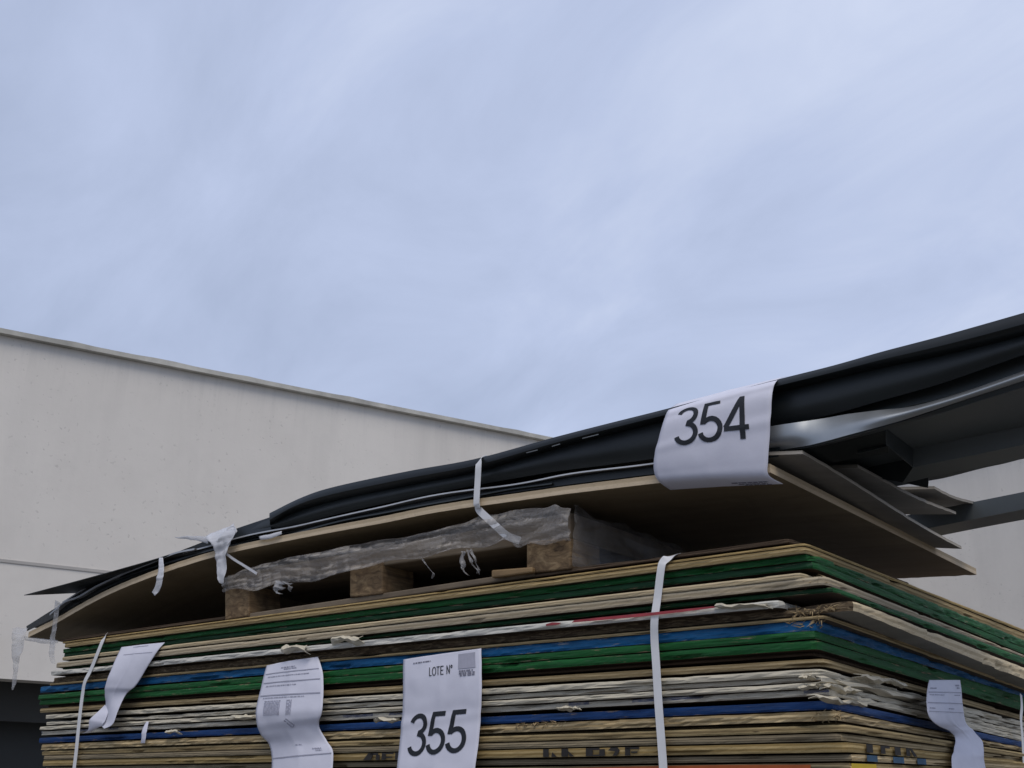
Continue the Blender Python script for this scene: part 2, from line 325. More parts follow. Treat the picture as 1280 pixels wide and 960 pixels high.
# ------------------------------------------------------------------ warehouse: long gable wall and a wing at a right angle to it
def plaster_mat():
    n = NT('painted_render'); p = n.obj()
    big = n.noise(p, 0.35, 5); mid = n.noise(p, 2.5, 6, 0.65)
    sc = n.new('ShaderNodeVectorMath', operation='MULTIPLY'); sc.inputs[1].default_value = (0.9, 0.9, 0.12); n.l(p, sc.inputs[0])
    run = n.noise(sc.outputs[0], 1.5, 5, 0.6)
    c = n.mix(n.ramp(big, [(0.35, 0.0), (0.65, 1.0)]), (0.71, 0.67, 0.61), (0.77, 0.73, 0.665))
    c = n.mix(n.math('MULTIPLY', n.ramp(run, [(0.48, 0.0), (0.72, 1.0)]), 0.3), c, (0.55, 0.525, 0.48))
    c = n.mix(n.math('MULTIPLY', n.ramp(mid, [(0.5, 0.0), (0.7, 1.0)]), 0.14), c, (0.55, 0.525, 0.48))
    sz = n.new('ShaderNodeSeparateXYZ'); n.l(p, sz.inputs[0])
    s3 = n.new('ShaderNodeVectorMath', operation='MULTIPLY'); s3.inputs[1].default_value = (7, 7, 0.3); n.l(p, s3.inputs[0])
    drip = n.noise(s3.outputs[0], 1.0, 6, 0.7)
    hgt = n.math('MULTIPLY_ADD', sz.outputs[2], 0.75, -4.6)
    c = n.mix(n.math('MULTIPLY', n.math('MULTIPLY', n.ramp(drip, [(0.5, 0.0), (0.64, 1.0)]), n.ramp(hgt, [(0.0, 0.0), (0.62, 1.0)])), 0.14), c, (0.36, 0.345, 0.32))
    vo = n.new('ShaderNodeTexVoronoi'); vo.inputs['Scale'].default_value = 13.0
    dis = n.new('ShaderNodeVectorMath', operation='ADD'); wn_ = n.new('ShaderNodeTexNoise'); wn_.inputs['Scale'].default_value = 12; n.l(p, wn_.inputs['Vector'])
    s2 = n.new('ShaderNodeVectorMath', operation='SCALE'); s2.inputs['Scale'].default_value = 0.12; n.l(wn_.outputs['Color'], s2.inputs[0]); n.l(p, dis.inputs[0]); n.l(s2.outputs[0], dis.inputs[1]); n.l(dis.outputs[0], vo.inputs['Vector'])
    sep = n.new('ShaderNodeSeparateColor'); n.l(vo.outputs['Color'], sep.inputs[0])
    pit = n.math('MULTIPLY', n.ramp(vo.outputs['Distance'], [(0.10, 1.0), (0.24, 0.0)]), n.math('MULTIPLY', n.math('GREATER_THAN', sep.outputs[0], 0.4), n.ramp(n.noise(p, 1.1, 3), [(0.42, 0.1), (0.6, 1.0)])))
    c = n.mix(n.math('MULTIPLY', pit, 0.28), c, (0.3, 0.28, 0.26))
    n.color(c); n.rough(0.9); n.b.inputs['Specular IOR Level'].default_value = 0.2
    n.bump(n.math('ADD', mid, n.math('MULTIPLY', pit, -0.3)), 0.3, 0.012); return n.m
MT['plaster'] = plaster_mat()
MT['coping'] = plain('coping_metal', (0.5, 0.485, 0.43), 0.6, 0.35, 4, 0, 0.2)
MT['joint'] = plain('joint_line', (0.42, 0.4, 0.37), 0.9, 0.15, 4)
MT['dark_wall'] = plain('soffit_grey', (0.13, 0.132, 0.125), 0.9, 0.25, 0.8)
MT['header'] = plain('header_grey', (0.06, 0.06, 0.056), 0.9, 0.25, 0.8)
MT['door'] = plain('roller_door', (0.035, 0.037, 0.036), 0.7, 0.25, 1.5)
RZ = 7.0
A = on_z(0, 419, RZ); B = on_z(680, 552, RZ)
wd = (B - A); wd.z = 0; wd.normalize(); wn2 = Vector((-wd.y, wd.x, 0))          # wn2 points away from the camera
if wn2.dot(A) < 0: wn2 = -wn2
Q = on_z(1278, 554, RZ); k_in = (Q - A).dot(wd); cin = A + wd * k_in             # foot of the wing on the long wall
LZ = EYE + (on_z(0, 850, 3.0) - CAM).z * 1.0
_d = ray(30, 850); LZ = EYE + _d.z * ((A - CAM).dot(wn2) / _d.dot(wn2))
left = A - wd * 25
wh = empty('warehouse', (A.x, A.y, 0)); tag(wh, 'big pale rendered warehouse with thin roof coping behind the pile', 'building')
def prism(name, foot, z0, z1, mat, parent=None, ripple=0):
    n_ = len(foot); vs_ = [(p.x, p.y, z0) for p in foot] + [(p.x, p.y, z1) for p in foot]
    fs = [tuple(range(n_ - 1, -1, -1)), tuple(range(n_, 2 * n_))] + [(i, (i + 1) % n_, n_ + (i + 1) % n_, n_ + i) for i in range(n_)]
    me = from_pydata(name, vs_, fs); fix_normals(me); return link(name, me, mat, parent)
# upper wall block (its lower edge is the lintel of the loading bay), reaching to the inside corner
prism('wall', [left, cin, cin + wn2 * 0.35, left + wn2 * 0.35], LZ, RZ, MT['plaster'], wh)
prism('wing_wall', [cin, cin - wn2 * 14, cin - wn2 * 14 + wd * 9, cin + wd * 9], 0, RZ, MT['plaster'], wh)
bay_r = A + wd * 9.0
prism('pier', [bay_r, cin - wd * 0.004, cin + wn2 * 0.35 - wd * 0.004, bay_r + wn2 * 0.35], 0, LZ - 0.004, MT['plaster'], wh)
prism('soffit', [left + wn2 * 0.36, bay_r + wn2 * 0.36, bay_r + wn2 * 4, left + wn2 * 4], LZ + 0.25, LZ + 0.45, MT['dark_wall'], wh)
prism('header', [left + wn2 * 0.7, bay_r + wn2 * 0.7, bay_r + wn2 * 0.8, left + wn2 * 0.8], LZ - 0.42, LZ + 0.24, MT['header'], wh)
dr = prism('roller_door', [left + wn2 * 1.2, bay_r + wn2 * 1.2, bay_r + wn2 * 1.3, left + wn2 * 1.3], 0, LZ + 0.245, MT['door'], wh)
prism('roof_slab', [left + wn2 * 0.36, cin + wn2 * 0.36, cin + wn2 * 10, left + wn2 * 10], RZ - 0.25, RZ - 0.1, MT['dark_wall'], wh)
# coping: many lapped lengths in one mesh, a little uneven along the top
def coping(a, b, nrm):
    vs_, fs = [], []; L = (b - a).length; n_ = int(L / 0.25); d = (b - a).normalized()
    for i in range(n_ + 1):
        p = a + d * (L * i / n_)
        dz = 0.0015 * noise.noise(Vector((i * 0.31, 1.7, 0))) + (0.010 if noise.noise(Vector((i * 0.47, 8, 2))) > 0.28 else 0)
        q = [p - nrm * 0.09 + Vector((0, 0, -0.05)), p - nrm * 0.09 + Vector((0, 0, 0.012 + dz)), p + nrm * 0.3 + Vector((0, 0, 0.045 + dz)), p + nrm * 0.3 + Vector((0, 0, -0.05))]
        vs_ += q
        if i:
            b0, b1 = (i - 1) * 4, i * 4
            fs += [(b0 + k, b1 + k, b1 + (k + 1) % 4, b0 + (k + 1) % 4) for k in range(4)]
    fs += [(0, 1, 2, 3), tuple(len(vs_) - 4 + k for k in (3, 2, 1, 0))]
    me = from_pydata('coping', vs_, fs); fix_normals(me); return me
link('coping', coping(left + Vector((0, 0, RZ + 0.052 - left.z)), cin + Vector((0, 0, RZ + 0.052 - cin.z)), wn2), MT['coping'], wh)
link('coping', coping(cin - wn2 * 0.1 + Vector((0, 0, RZ + 0.056 - cin.z)), cin - wn2 * 14 + Vector((0, 0, RZ + 0.056 - cin.z)), wd), MT['coping'], wh)
def zwall(px, py):
    d = ray(px, py); return EYE + d.z * ((A - CAM).dot(wn2) / d.dot(wn2))
zj = zwall(50, 706)
o1 = -wn2 * 0.012
prism('joint_strip', [left + o1, cin + o1 - wd * .02, cin - wn2 * 0.002 - wd * .02, left - wn2 * 0.002], zj - 0.018, zj + 0.018, MT['joint'], wh)
# dark steel bracket on the wall at the left edge of the picture
zb = zwall(5, 796); pb = A + wd * 0.38
bk = prism('wall_rail', [left - wn2 * 0.35, pb - wn2 * 0.35, pb - wn2 * 0.003, left - wn2 * 0.003], zb - 0.05, zb + 0.05, MT['joint'])
tag(bk, 'dark grey rail sticking out of the pale wall at the left edge', 'rail')

# ------------------------------------------------------------------ panels of the lower pile
def edge_panel(name, front, rightm, caps, cu, cv, L, Wd, zf, thf, jag=0.0015, chips=3, seed=0, bow=0.0, crush=0.0):
    """one panel: irregular front and right edges with real chips; zf(u, v) is the top surface"""
    rnd = random.Random(seed)
    rows = 5
    step = 0.012
    st = []                                                    # (u, v, inward dir, length, side)
    nF = int(L / step); nR = int(Wd / (step * 1.5))
    chip_list = [(rnd.uniform(0.0, L), rnd.uniform(0.012, 0.06), rnd.uniform(0.004, 0.013), rnd.choice((0, 1))) for _ in range(chips)]
    chip_list += [(-rnd.uniform(0.0, Wd), rnd.uniform(0.012, 0.05), rnd.uniform(0.004, 0.012), rnd.choice((0, 1))) for _ in range(chips)]
    rc = 0.006
    for i in range(nF + 1): st.append((cu + L - L * i / nF, cv, 0, 1, L - L * i / nF))
    for i in range(1, nR + 1): st.append((cu, cv + Wd * i / nR, 1, 0, -Wd * i / nR))
    vs_, uvs = [], []
    for (u, v, du, dv_, s) in st:
        for r_ in range(rows):
            h = r_ / (rows - 1)
            a = jag * (noise.noise(Vector((s * 22, seed * 3.1, h * 2.2))) + 0.8 * noise.noise(Vector((s * 90, seed * 1.7, h * 3)))) + jag * 0.8
            a += bow * noise.noise(Vector((s * 1.3, seed * 9.1, 4)))
            if crush: a += crush * max(0, noise.noise(Vector((s * 14, seed * 5.3, h * 1.3))))
            for (cs, cw, cd, side) in chip_list:
                q = abs(s - cs) / cw
                if q < 1 and (h > 0.55 if side else h < 0.45): a += cd * (1 - q * q) * (0.6 + 0.5 * noise.noise(Vector((s * 200, h, seed))))
            dc = min(1, abs(s) / 0.012)
            a += 0.0012 * (abs(h - 0.5) > 0.45)
            a += (1 - dc) * 0.003 * (1 + noise.noise(Vector((seed, h * 4, 7))))
            hz = jag * 0.35 * noise.noise(Vector((s * 30, seed * 2.2, 11 + h)))
            uo, vo_ = u + a * du, v + a * dv_
            if abs(s) < 1e-6: uo = u + a
            th = thf(vo_ - cv); z = zf(uo, vo_) - th + th * h + (hz if 0 < r_ else 0)
            vs_.append(W3(uo, vo_, z)); uvs.append((s + 3, h))
    ns = len(st)
    back = [(cu + L, cv + Wd)]
    bidx = len(vs_)
    for (u, v) in back:
        vs_.append(W3(u, v, zf(u, v) - thf(v - cv))); vs_.append(W3(u, v, zf(u, v)))
    fs, mi = [], []
    for i in range(ns - 1):
        for r_ in range(rows - 1):
            a = i * rows + r_; fs.append((a, a + rows, a + rows + 1, a + 1)); mi.append(0 if st[i + 1][4] >= 0 else 1)
    fs.append(tuple(i * rows + rows - 1 for i in range(ns)) + (bidx + 1,)); mi.append(2)
    fs.append(tuple(i * rows for i in range(ns - 1, -1, -1)) + (bidx,)); mi.append(2)
    e_ = (ns - 1) * rows
    fs.append(tuple(e_ + k for k in range(rows)) + (bidx + 1, bidx)); mi.append(2)
    fs.append((bidx, bidx + 1) + tuple(k for k in range(rows - 1, -1, -1))); mi.append(2)
    me = from_pydata(name, vs_, fs)
    uvl = me.uv_layers.new(name='UVMap')
    for p in me.polygons:
        p.material_index = mi[p.index]
        for li in p.loop_indices:
            vi = me.loops[li].vertex_index
            uvl.data[li].uv = uvs[vi] if vi < len(uvs) else (0, 0)
    return link(name, me, [front, rightm, caps])

GROUP = 'sheets of the lower pile'
PAN = {}
def panel(key, name, label, cat, f920, f100, r1280, mat, rmat=None, cu=0.0, cv=0.0, lend=50, jag=0.0008, chips=2, caps='face_brown', Wd=1.5, bow=0.003, crush=0.0, r1280b=None):
    """pixel rows of the panel's top and bottom edge at two columns of the front, and of its top at the right end of the right face"""
    cv += random.Random(key).uniform(-0.004, 0.006)
    Pt, Pb = on_v(920, f920[0], cv), on_v(920, f920[1], cv)
    Qt, Qb = on_v(100, f100[0], cv), on_v(100, f100[1], cv)
    th = (0.84 if 'white' in mat else 0.9) * max(0.0035, ((Pt - Pb).length * 0.65 + (Qt - Qb).length * 0.35))
    u1, u2 = uu(Pt), uu(Qt); sF = (Qt.z - Pt.z) / (u2 - u1)
    zc = Pt.z + sF * (cu - u1)
    Rr = on_u(1280, r1280, cu); sR = (Rr.z - zc) / (vv(Rr) - cv)
    Lend = uu(on_v(lend, f100[1] + 3, cv))
    vR = vv(Rr) - cv; thR = max(0.0025, (on_u(1280, r1280, cu) - on_u(1280, r1280b, cu)).length) if r1280b else th
    thf = lambda v: th + (thR - th) * max(0, v) / vR
    zf = lambda u, v: zc + sF * (u - cu) + sR * (v - cv)
    seed = len(PAN) + 1
    m = MT[mat]
    o = edge_panel(name, m, MT[rmat] if rmat else m, MT[caps], cu, cv, Lend - cu, Wd, zf, thf, jag, chips, seed, bow, crush)
    tag(o, label, cat, GROUP)
    PAN[key] = dict(o=o, zf=zf, th=th, cu=cu, cv=cv, L=Lend - cu)
    print('PANEL %s corner z %.3f..%.3f th %.4f slopes %.3f %.3f L %.2f' % (key, zc - th, zc, th, sF, sR, Lend - cu))
    return o
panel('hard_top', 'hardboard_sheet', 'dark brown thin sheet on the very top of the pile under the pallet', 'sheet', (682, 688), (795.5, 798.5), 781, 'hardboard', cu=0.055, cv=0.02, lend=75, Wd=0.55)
panel('thin_top', 'fibre_sheet', 'thin tan sheet lying directly on the topmost beige plywood', 'sheet', (690, 693.5), (799.5, 801.5), 787, 'ply_beige', cu=0.022, cv=0.004, lend=78, r1280b=790)
panel('beige_top', 'plywood_panel', 'pale beige plywood edge just above the topmost green edge', 'plywood panel', (694, 702), (802, 808), 791, 'ply_beige', cu=0.018, lend=80, r1280b=798.5)
panel('green_top', 'painted_panel', 'topmost green painted edge with bare chipped wood near the corner', 'painted panel', (703, 712.5), (808.5, 813.5), 799.3, 'green', cu=0.012, cv=0.004, lend=78, chips=8, jag=0.002, r1280b=807.5)
panel('green_top_low', 'painted_panel', 'dark green edge set back in shade under the topmost green edge', 'painted panel', (713, 723.5), (814, 818), 808, 'green_dark', rmat='green', cu=0.014, cv=0.014, lend=80, r1280b=815.5)  # shade under the panel above is painted into the front green
panel('pale_upper', 'plywood_panel', 'whitish upper sheet of the pale pair below the topmost green edges', 'plywood panel', (725, 731.5), (819, 824.5), 816.8, 'ply_pale', cu=0.028, cv=-0.004, lend=78, r1280b=818.3)
panel('pale_lower', 'plywood_panel', 'thicker lower sheet of the pale pair below the topmost green edges', 'plywood panel', (732, 744.5), (825, 830.5), 818.7, 'ply_pale', rmat='ply_pale', cu=-0.012, cv=-0.004, lend=70, chips=5, r1280b=821)
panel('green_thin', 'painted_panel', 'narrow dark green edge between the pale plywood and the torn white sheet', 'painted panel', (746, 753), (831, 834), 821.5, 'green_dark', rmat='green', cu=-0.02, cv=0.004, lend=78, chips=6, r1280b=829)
panel('foam', 'foil_sheet', 'torn white faced sheet with red print on its front edge', 'faced sheet', (755, 763), (835, 843), 836, 'foam', rmat='foam', cu=0.065, cv=-0.012, lend=62, jag=0.0018, chips=8, bow=0.006, crush=0.006, Wd=0.5)
panel('osb', 'chipboard_panel', 'brown flaky chipboard whose pale right edge juts out past the corner', 'chipboard', (765, 778), (844, 850.5), 834, 'osb', rmat='ply_pale', cu=-0.05, cv=0.003, lend=66, chips=6, caps='face_grey', jag=0.002, r1280b=847)
panel('beige_low', 'plywood_panel', 'thin beige plywood resting directly on the upper blue edge', 'plywood panel', (778.3, 782.8), (851, 853.6), 849.5, 'ply_beige', cu=-0.004, cv=0.002, lend=62, chips=4, r1280b=861)
panel('blue_top', 'painted_panel', 'bright blue painted edge with a splintered broken corner', 'painted panel', (783, 795.5), (854, 864), 862, 'blue', cu=0.012, cv=0.0, lend=49, chips=12, jag=0.002, r1280b=870)
panel('green_mid', 'painted_panel', 'upper of two bright green edges under the bright blue edge', 'painted panel', (796, 807), (864.5, 870.5), 870.6, 'green', cu=0.014, lend=48, chips=4, r1280b=878.5)
panel('green_mid_low', 'painted_panel', 'lower of two bright green edges under the bright blue edge', 'painted panel', (807.6, 819), (871, 878.5), 879, 'green', cu=0.014, cv=0.001, lend=48, chips=5, r1280b=887.5)
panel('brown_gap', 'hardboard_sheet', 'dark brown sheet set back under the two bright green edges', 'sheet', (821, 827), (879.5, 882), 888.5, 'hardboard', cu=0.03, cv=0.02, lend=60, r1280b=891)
panel('beige_mid', 'plywood_panel', 'tan plywood edge on top of the four crumpled white edges', 'plywood panel', (830, 839), (882.5, 889), 895, 'ply_beige', cu=0.006, cv=0.0, lend=49, chips=4, r1280b=900)
panel('white_a', 'faced_board', 'topmost of the four crumpled white board edges', 'board', (842, 849.5), (891, 899), 902, 'white', cu=0.008, cv=-0.003, lend=55, jag=0.0018, chips=7, crush=0.006, r1280b=907)
panel('white_b', 'faced_board', 'second crumpled white board edge, directly under the topmost white one', 'board', (850.5, 857.5), (900, 905), 908, 'white', cu=0.012, cv=0.002, lend=57, jag=0.0018, chips=7, crush=0.007, r1280b=913)
panel('white_c', 'faced_board', 'third crumpled white board edge, directly above the printed one', 'board', (858.5, 866), (905.6, 911), 914, 'white', cu=0.004, cv=-0.003, lend=49, jag=0.0018, chips=7, crush=0.006, r1280b=919)
panel('white_d', 'faced_board', 'lowest white board edge with faded blue print marks on its front', 'board', (867, 874.5), (911.7, 919), 920, 'white_print', rmat='white', cu=0.0, cv=-0.001, lend=50, jag=0.0018, chips=6, crush=0.005, r1280b=926)
panel('navy', 'painted_panel', 'dark blue painted edge below the four crumpled white edges', 'painted panel', (881, 892), (920, 928), 927.5, 'navy', cu=-0.002, cv=0.004, lend=48, chips=4, r1280b=933.5)
panel('ragged', 'plywood_panel', 'tan plywood with a ragged splintered top edge under the dark blue edge', 'plywood panel', (893.5, 906), (928.6, 936), 934.5, 'ply_beige', cu=-0.012, cv=-0.002, lend=50, chips=12, jag=0.003, r1280b=938.5)
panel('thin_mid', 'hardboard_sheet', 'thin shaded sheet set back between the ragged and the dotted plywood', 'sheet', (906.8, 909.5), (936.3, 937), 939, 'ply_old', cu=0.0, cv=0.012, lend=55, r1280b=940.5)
panel('dots', 'plywood_panel', 'old plywood with a row of dark nail dots along its edge', 'plywood panel', (910, 919.5), (937.5, 943), 941.2, 'ply_dots', cu=-0.022, cv=0.001, lend=52, chips=5, r1280b=946)
panel('grey', 'plywood_panel', 'weathered grey plywood edge between the dotted and the stencilled plywood', 'plywood panel', (920.3, 930), (943.5, 949), 946.5, 'ply_grey', rmat='ply_beige', cu=-0.016, cv=0.0, lend=54, chips=5, r1280b=950.5)
panel('stencil', 'plywood_panel', 'tan plywood edge with cut off black stencilled letters', 'plywood panel', (931, 944), (949.6, 957), 951, 'ply_beige', cu=-0.024, cv=0.0, lend=53, chips=5, r1280b=956.5)
panel('dark_low', 'plywood_panel', 'dark grimy plywood with blue marks, resting on the orange edge', 'plywood panel', (945, 953), (958, 964), 957, 'ply_grey', rmat='ply_beige', cu=-0.024, cv=0.006, lend=56, chips=4, r1280b=961.5)
panel('orange', 'painted_panel', 'lowest panel in view with orange paint in front and yellow at right', 'painted panel', (955.5, 970), (966, 976), 962, 'ply_grey', rmat='ply_beige', cu=-0.024, cv=0.002, lend=52, chips=5, r1280b=972)
# ragged wood on the far left of the orange edge
def strokes_on_panel(key, s0, s1, shapes, mat, name='stencil_mark', side='front', h0=0.02, h1=0.98):
    """dark ink on a panel edge: shapes are polygons in (0..1, 0..1) boxes"""
    P = PAN[key]
    for poly in shapes:
        vs_, fs = [], []; b = 0
        for (x, y) in poly:
            t = s0 + (s1 - s0) * x; h = h0 + (h1 - h0) * y
            if side == 'front':
                z = P['zf'](t, P['cv']) - P['th'] + P['th'] * h; vs_.append(W3(t, P['cv'] - 0.0035, z))
            else:
                z = P['zf'](P['cu'], P['cv'] + t) - P['th'] + P['th'] * h; vs_.append(W3(P['cu'] - 0.0035, P['cv'] + t, z))
        fs.append(tuple(range(b, b + len(poly))))
        me = from_pydata(name, vs_, fs)
        o = link(name, me, MT[mat], P['o']); md = o.modifiers.new('solid', 'SOLIDIFY'); md.thickness = 0.0008
def uf(px, py): return uu(on_v(px, py, 0))
def vr(px, py): return vv(on_u(px, py, -0.02))
def rect(x0, y0, x1, y1): return [(x0, y0), (x1, y0), (x1, y1), (x0, y1)]
# upper halves of letters cut through by the sheet below
strokes_on_panel('stencil', uf(455, 948), uf(500, 948), [[(0.0, 0), (0.22, 0), (0.3, 1), (0.14, 1)], rect(0.2, 0.7, 0.42, 1), rect(0.36, 0.0, 0.46, 0.75), rect(0.52, 0, 0.63, 1), rect(0.63, 0.78, 0.84, 1), rect(0.63, 0.25, 0.8, 0.45), rect(0.89, 0, 1, 1)], 'stencil')
strokes_on_panel('stencil', uf(680, 941), uf(800, 936), [rect(0, 0, 0.06, 1), [(0.09, 0), (0.15, 0), (0.1, 0.6)], rect(0.2, 0, 0.27, 1), [(0.27, 0.75), (0.34, 0), (0.29, 0)], rect(0.46, 0, 0.53, 1), rect(0.53, 0.75, 0.6, 1), rect(0.6, 0.0, 0.655, 0.85), rect(0.535, 0, 0.6, 0.2), [(0.69, 0.65), (0.72, 1), (0.79, 1), (0.81, 0.6), (0.775, 0), (0.735, 0), (0.765, 0.55)], rect(0.86, 0, 0.91, 0.95), rect(0.86, 0.75, 1, 1), rect(0.92, 0.3, 0.98, 0.5)], 'stencil')
strokes_on_panel('stencil', vr(1077, 945), vr(1142, 953), [rect(0.02, 0.1, 0.13, 1), rect(0.28, 0.1, 0.36, 1), rect(0.36, 0.75, 0.45, 1), rect(0.55, 0.1, 0.66, 1), rect(0.78, 0.1, 0.85, 1), [(0.85, 1), (0.93, 0.1), (1, 0.1), (0.9, 1)]], 'stencil', side='right')
strokes_on_panel('dark_low', vr(1075, 948), vr(1150, 956), [rect(0.0, 0, 0.16, 1), rect(0.42, 0, 0.6, 1), rect(0.84, 0, 1, 1)], 'stencil_blue', side='right')
strokes_on_panel('beige_low', vr(1160, 815), vr(1232, 845), [rect(0.0, 0, 0.14, 1), [(0.28, 0), (0.42, 0), (0.46, 1), (0.3, 1)], rect(0.58, 0, 0.7, 1), rect(0.86, 0, 1, 1)], 'stencil', side='right')
strokes_on_panel('orange', uf(700, 960), uf(1012, 955), [[(0.0, 0.1), (0.5, 0.0), (1.0, 0.05), (1.0, 0.9), (0.7, 0.97), (0.3, 0.93), (0.02, 0.85)]], 'orange_mark', name='orange_paint')
strokes_on_panel('orange', vr(1057, 955), vr(1088, 958), [rect(0.0, 0.02, 1, 0.97)], 'yellow_mark', name='yellow_paint', side='right')
MT['red'] = plain('red_print_ink', (0.36, 0.05, 0.06), 0.7, 0.35, 40, 0, 0.1)
strokes_on_panel('foam', uf(722, 776), uf(905, 757), [[(0.0, 0.55), (0.2, 0.5), (0.5, 0.45), (0.75, 0.55), (0.97, 0.72), (1.0, 0.85), (0.96, 0.97), (0.6, 0.93), (0.2, 0.95), (0.02, 0.9)]], 'red', name='red_print')
strokes_on_panel('foam', uf(690, 780), uf(709, 777), [[(0, 0.4), (0.8, 0.45), (1, 0.7), (0.4, 0.9), (0.0, 0.7)]], 'red', name='red_print')

# splintered corner of the blue panel
def splinters(key, n, u_rng, v_rng, size, parent, mat='splinter', name='splinters', seed=3, h=(0, 1)):
    rnd = random.Random(seed); P = PAN[key]; bm = bmesh.new()
    for i in range(n):
        u, v = rnd.uniform(*u_rng), rnd.uniform(*v_rng)
        z = P['zf'](u, v) - P['th'] * rnd.uniform(*h)
        c = W3(u, v, z)
        d = (-U * rnd.uniform(-1, 1) - V * rnd.uniform(0, 1) + Vector((0, 0, rnd.uniform(-0.6, 0.5)))).normalized()
        L = rnd.uniform(*size); wdt = rnd.uniform(0.0004, 0.0013)
        s = d.cross(Vector((rnd.random(), rnd.random(), rnd.random()))).normalized() * wdt; t = d.cross(s).normalized() * wdt
        a = [bm.verts.new(c + q) for q in (s + t, -s + t, -s - t, s - t)]; tip = bm.verts.new(c + d * L)
        for k in range(4): bm.faces.new((a[k], a[(k + 1) % 4], tip))
        bm.faces.new(a[::-1])
    me = bpy.data.meshes.new(name); bm.to_mesh(me); bm.free()
    return link(name, me, MT[mat], parent)
splinters('blue_top', 80, (0.005, 0.06), (0.002, 0.02), (0.007, 0.02), PAN['blue_top']['o'], h=(-0.5, 0.7))
splinters('osb', 40, (-0.02, 0.05), (0.0, 0.01), (0.006, 0.016), PAN['osb']['o'], h=(0.4, 1.0), seed=5)
splinters('ragged', 60, (-0.012, 0.03), (-0.003, 0.02), (0.006, 0.02), PAN['ragged']['o'], h=(0, 1), seed=8)
splinters('ragged', 40, (0.5, 0.62), (-0.003, 0.004), (0.005, 0.016), PAN['ragged']['o'], h=(-0.1, 0.3), seed=9)
splinters('pale_lower', 40, (-0.012, 0.03), (-0.003, 0.02), (0.006, 0.02), PAN['pale_lower']['o'], h=(0, 0.9), seed=10)

# torn flaps of facing paper on the white boards
def crumple(name, loc_fn, nu, nv, amp, freq, mat, parent=None, seed=0, nrm=None, thick=0.0009):
    vs_, fs = [], []
    for j in range(nv):
        for i in range(nu):
            s, t = i / (nu - 1), j / (nv - 1); P = loc_fn(s, t)
            d = Vector((noise.noise(P * freq + Vector((seed, 0, 0))), noise.noise(P * freq + Vector((0, seed, 5))), noise.noise(P * freq + Vector((3, 0, seed)))))
            d2 = Vector((noise.noise(P * freq * 2.7 + Vector((seed, 1, 0))), noise.noise(P * freq * 2.7 + Vector((0, seed, 9))), 0))
            vs_.append(P + (d + d2 * 0.4) * amp)
            if i and j: a = j * nu + i; fs.append((a - nu - 1, a - nu, a, a - 1))
    me = from_pydata(name, vs_, fs); o = link(name, me, MT[mat], parent, True)
    md = o.modifiers.new('solid', 'SOLIDIFY'); md.thickness = thick; return o
def facet(o):
    rr_ = random.Random(o.name)
    for p in o.data.polygons: p.use_smooth = False
    for v_ in o.data.vertices: v_.co += Vector((rr_.uniform(-1, 1), rr_.uniform(-1, 1), rr_.uniform(-1, 1))) * 0.0015
    return o
def flap(key, px0, py0, px1, py1, v, parent=None, seed=0, amp=0.0035, mat='white'):
    a, b = on_v(px0, py0, v), on_v(px1, py0, v); c = on_v(px0, py1, v)
    f = lambda s, t: a + (b - a) * (s + 0.25 * t * (s - 0.5)) + (c - a) * t * (0.75 + 0.25 * math.sin(s * 7 + seed)) - V * (0.012 * math.sin(math.pi * t))
    return facet(crumple('torn_flap', f, 9, 5, amp, 70, mat, PAN[key]['o'], seed))
def flap_r(key, px0, py0, px1, py1, dz, u, seed=0, amp=0.0035, mat='white'):
    a, b = on_u(px0, py0, u), on_u(px1, py1, u)
    f = lambda s, t: a + (b - a) * s - Vector((0, 0, dz)) * t * (0.7 + 0.3 * math.sin(s * 9 + seed)) + U * (0.006 - 0.012 * math.sin(math.pi * t))
    return facet(crumple('torn_flap', f, 14, 4, amp, 60, mat, PAN[key]['o'], seed))
flap('foam', 358, 807, 384, 817, -0.016, seed=1); flap('foam', 420, 796, 452, 806, -0.014, seed=2, amp=0.004); flap('foam', 900, 756, 958, 761, -0.012, seed=12, amp=0.003)
flap('white_d', 474, 898, 498, 903, -0.004, seed=3, amp=0.004); flap('white_c', 292, 895, 318, 900, -0.004, seed=4); flap('white_d', 704, 884, 724, 888, -0.006, seed=5, amp=0.005)
flap('white_b', 1002, 856, 1022, 862, -0.006, seed=6); flap('white_a', 1003, 845, 1018, 850, -0.006, seed=16, amp=0.004); flap('white_d', 212, 913, 226, 917, -0.004, seed=7, amp=0.003)
flap_r('white_a', 1022, 845, 1160, 872, 0.011, 0.0, seed=8); flap_r('white_b', 1028, 853, 1075, 862, 0.011, -0.002, seed=9, amp=0.004); flap_r('white_d', 1015, 868, 1080, 879, 0.009, -0.004, seed=10); flap_r('beige_mid', 1072, 842, 1130, 852, 0.010, -0.004, seed=11, amp=0.005)

# the unseen foot of the pile, below the picture
zlow = min(PAN['orange']['zf'](u, v) for u in (0, 2.4) for v in (0, 1.5)) - PAN['orange']['th'] - 0.004
base_bits, bfs = [], []
def add_box(vs_, fs, u0_, u1_, v0_, v1_, z0, z1):
    b = len(vs_)
    for z in (z0, z1):
        for (u, v) in ((u0_, v0_), (u1_, v0_), (u1_, v1_), (u0_, v1_)): vs_.append(W3(u, v, z))
    fs += [(b, b + 3, b + 2, b + 1), (b + 4, b + 5, b + 6, b + 7)] + [(b + i, b + (i + 1) % 4, b + 4 + (i + 1) % 4, b + 4 + i) for i in range(4)]
nlow = 56; zz = 0.12; rr = random.Random(4)
hl = (zlow - zz) / nlow
for i in range(nlow): add_box(base_bits, bfs, rr.uniform(-0.03, 0.01), 2.38 + rr.uniform(-0.05, 0.02), rr.uniform(0.003, 0.02), 1.5, zz + hl * i, zz + hl * (i + 1) - 0.002)
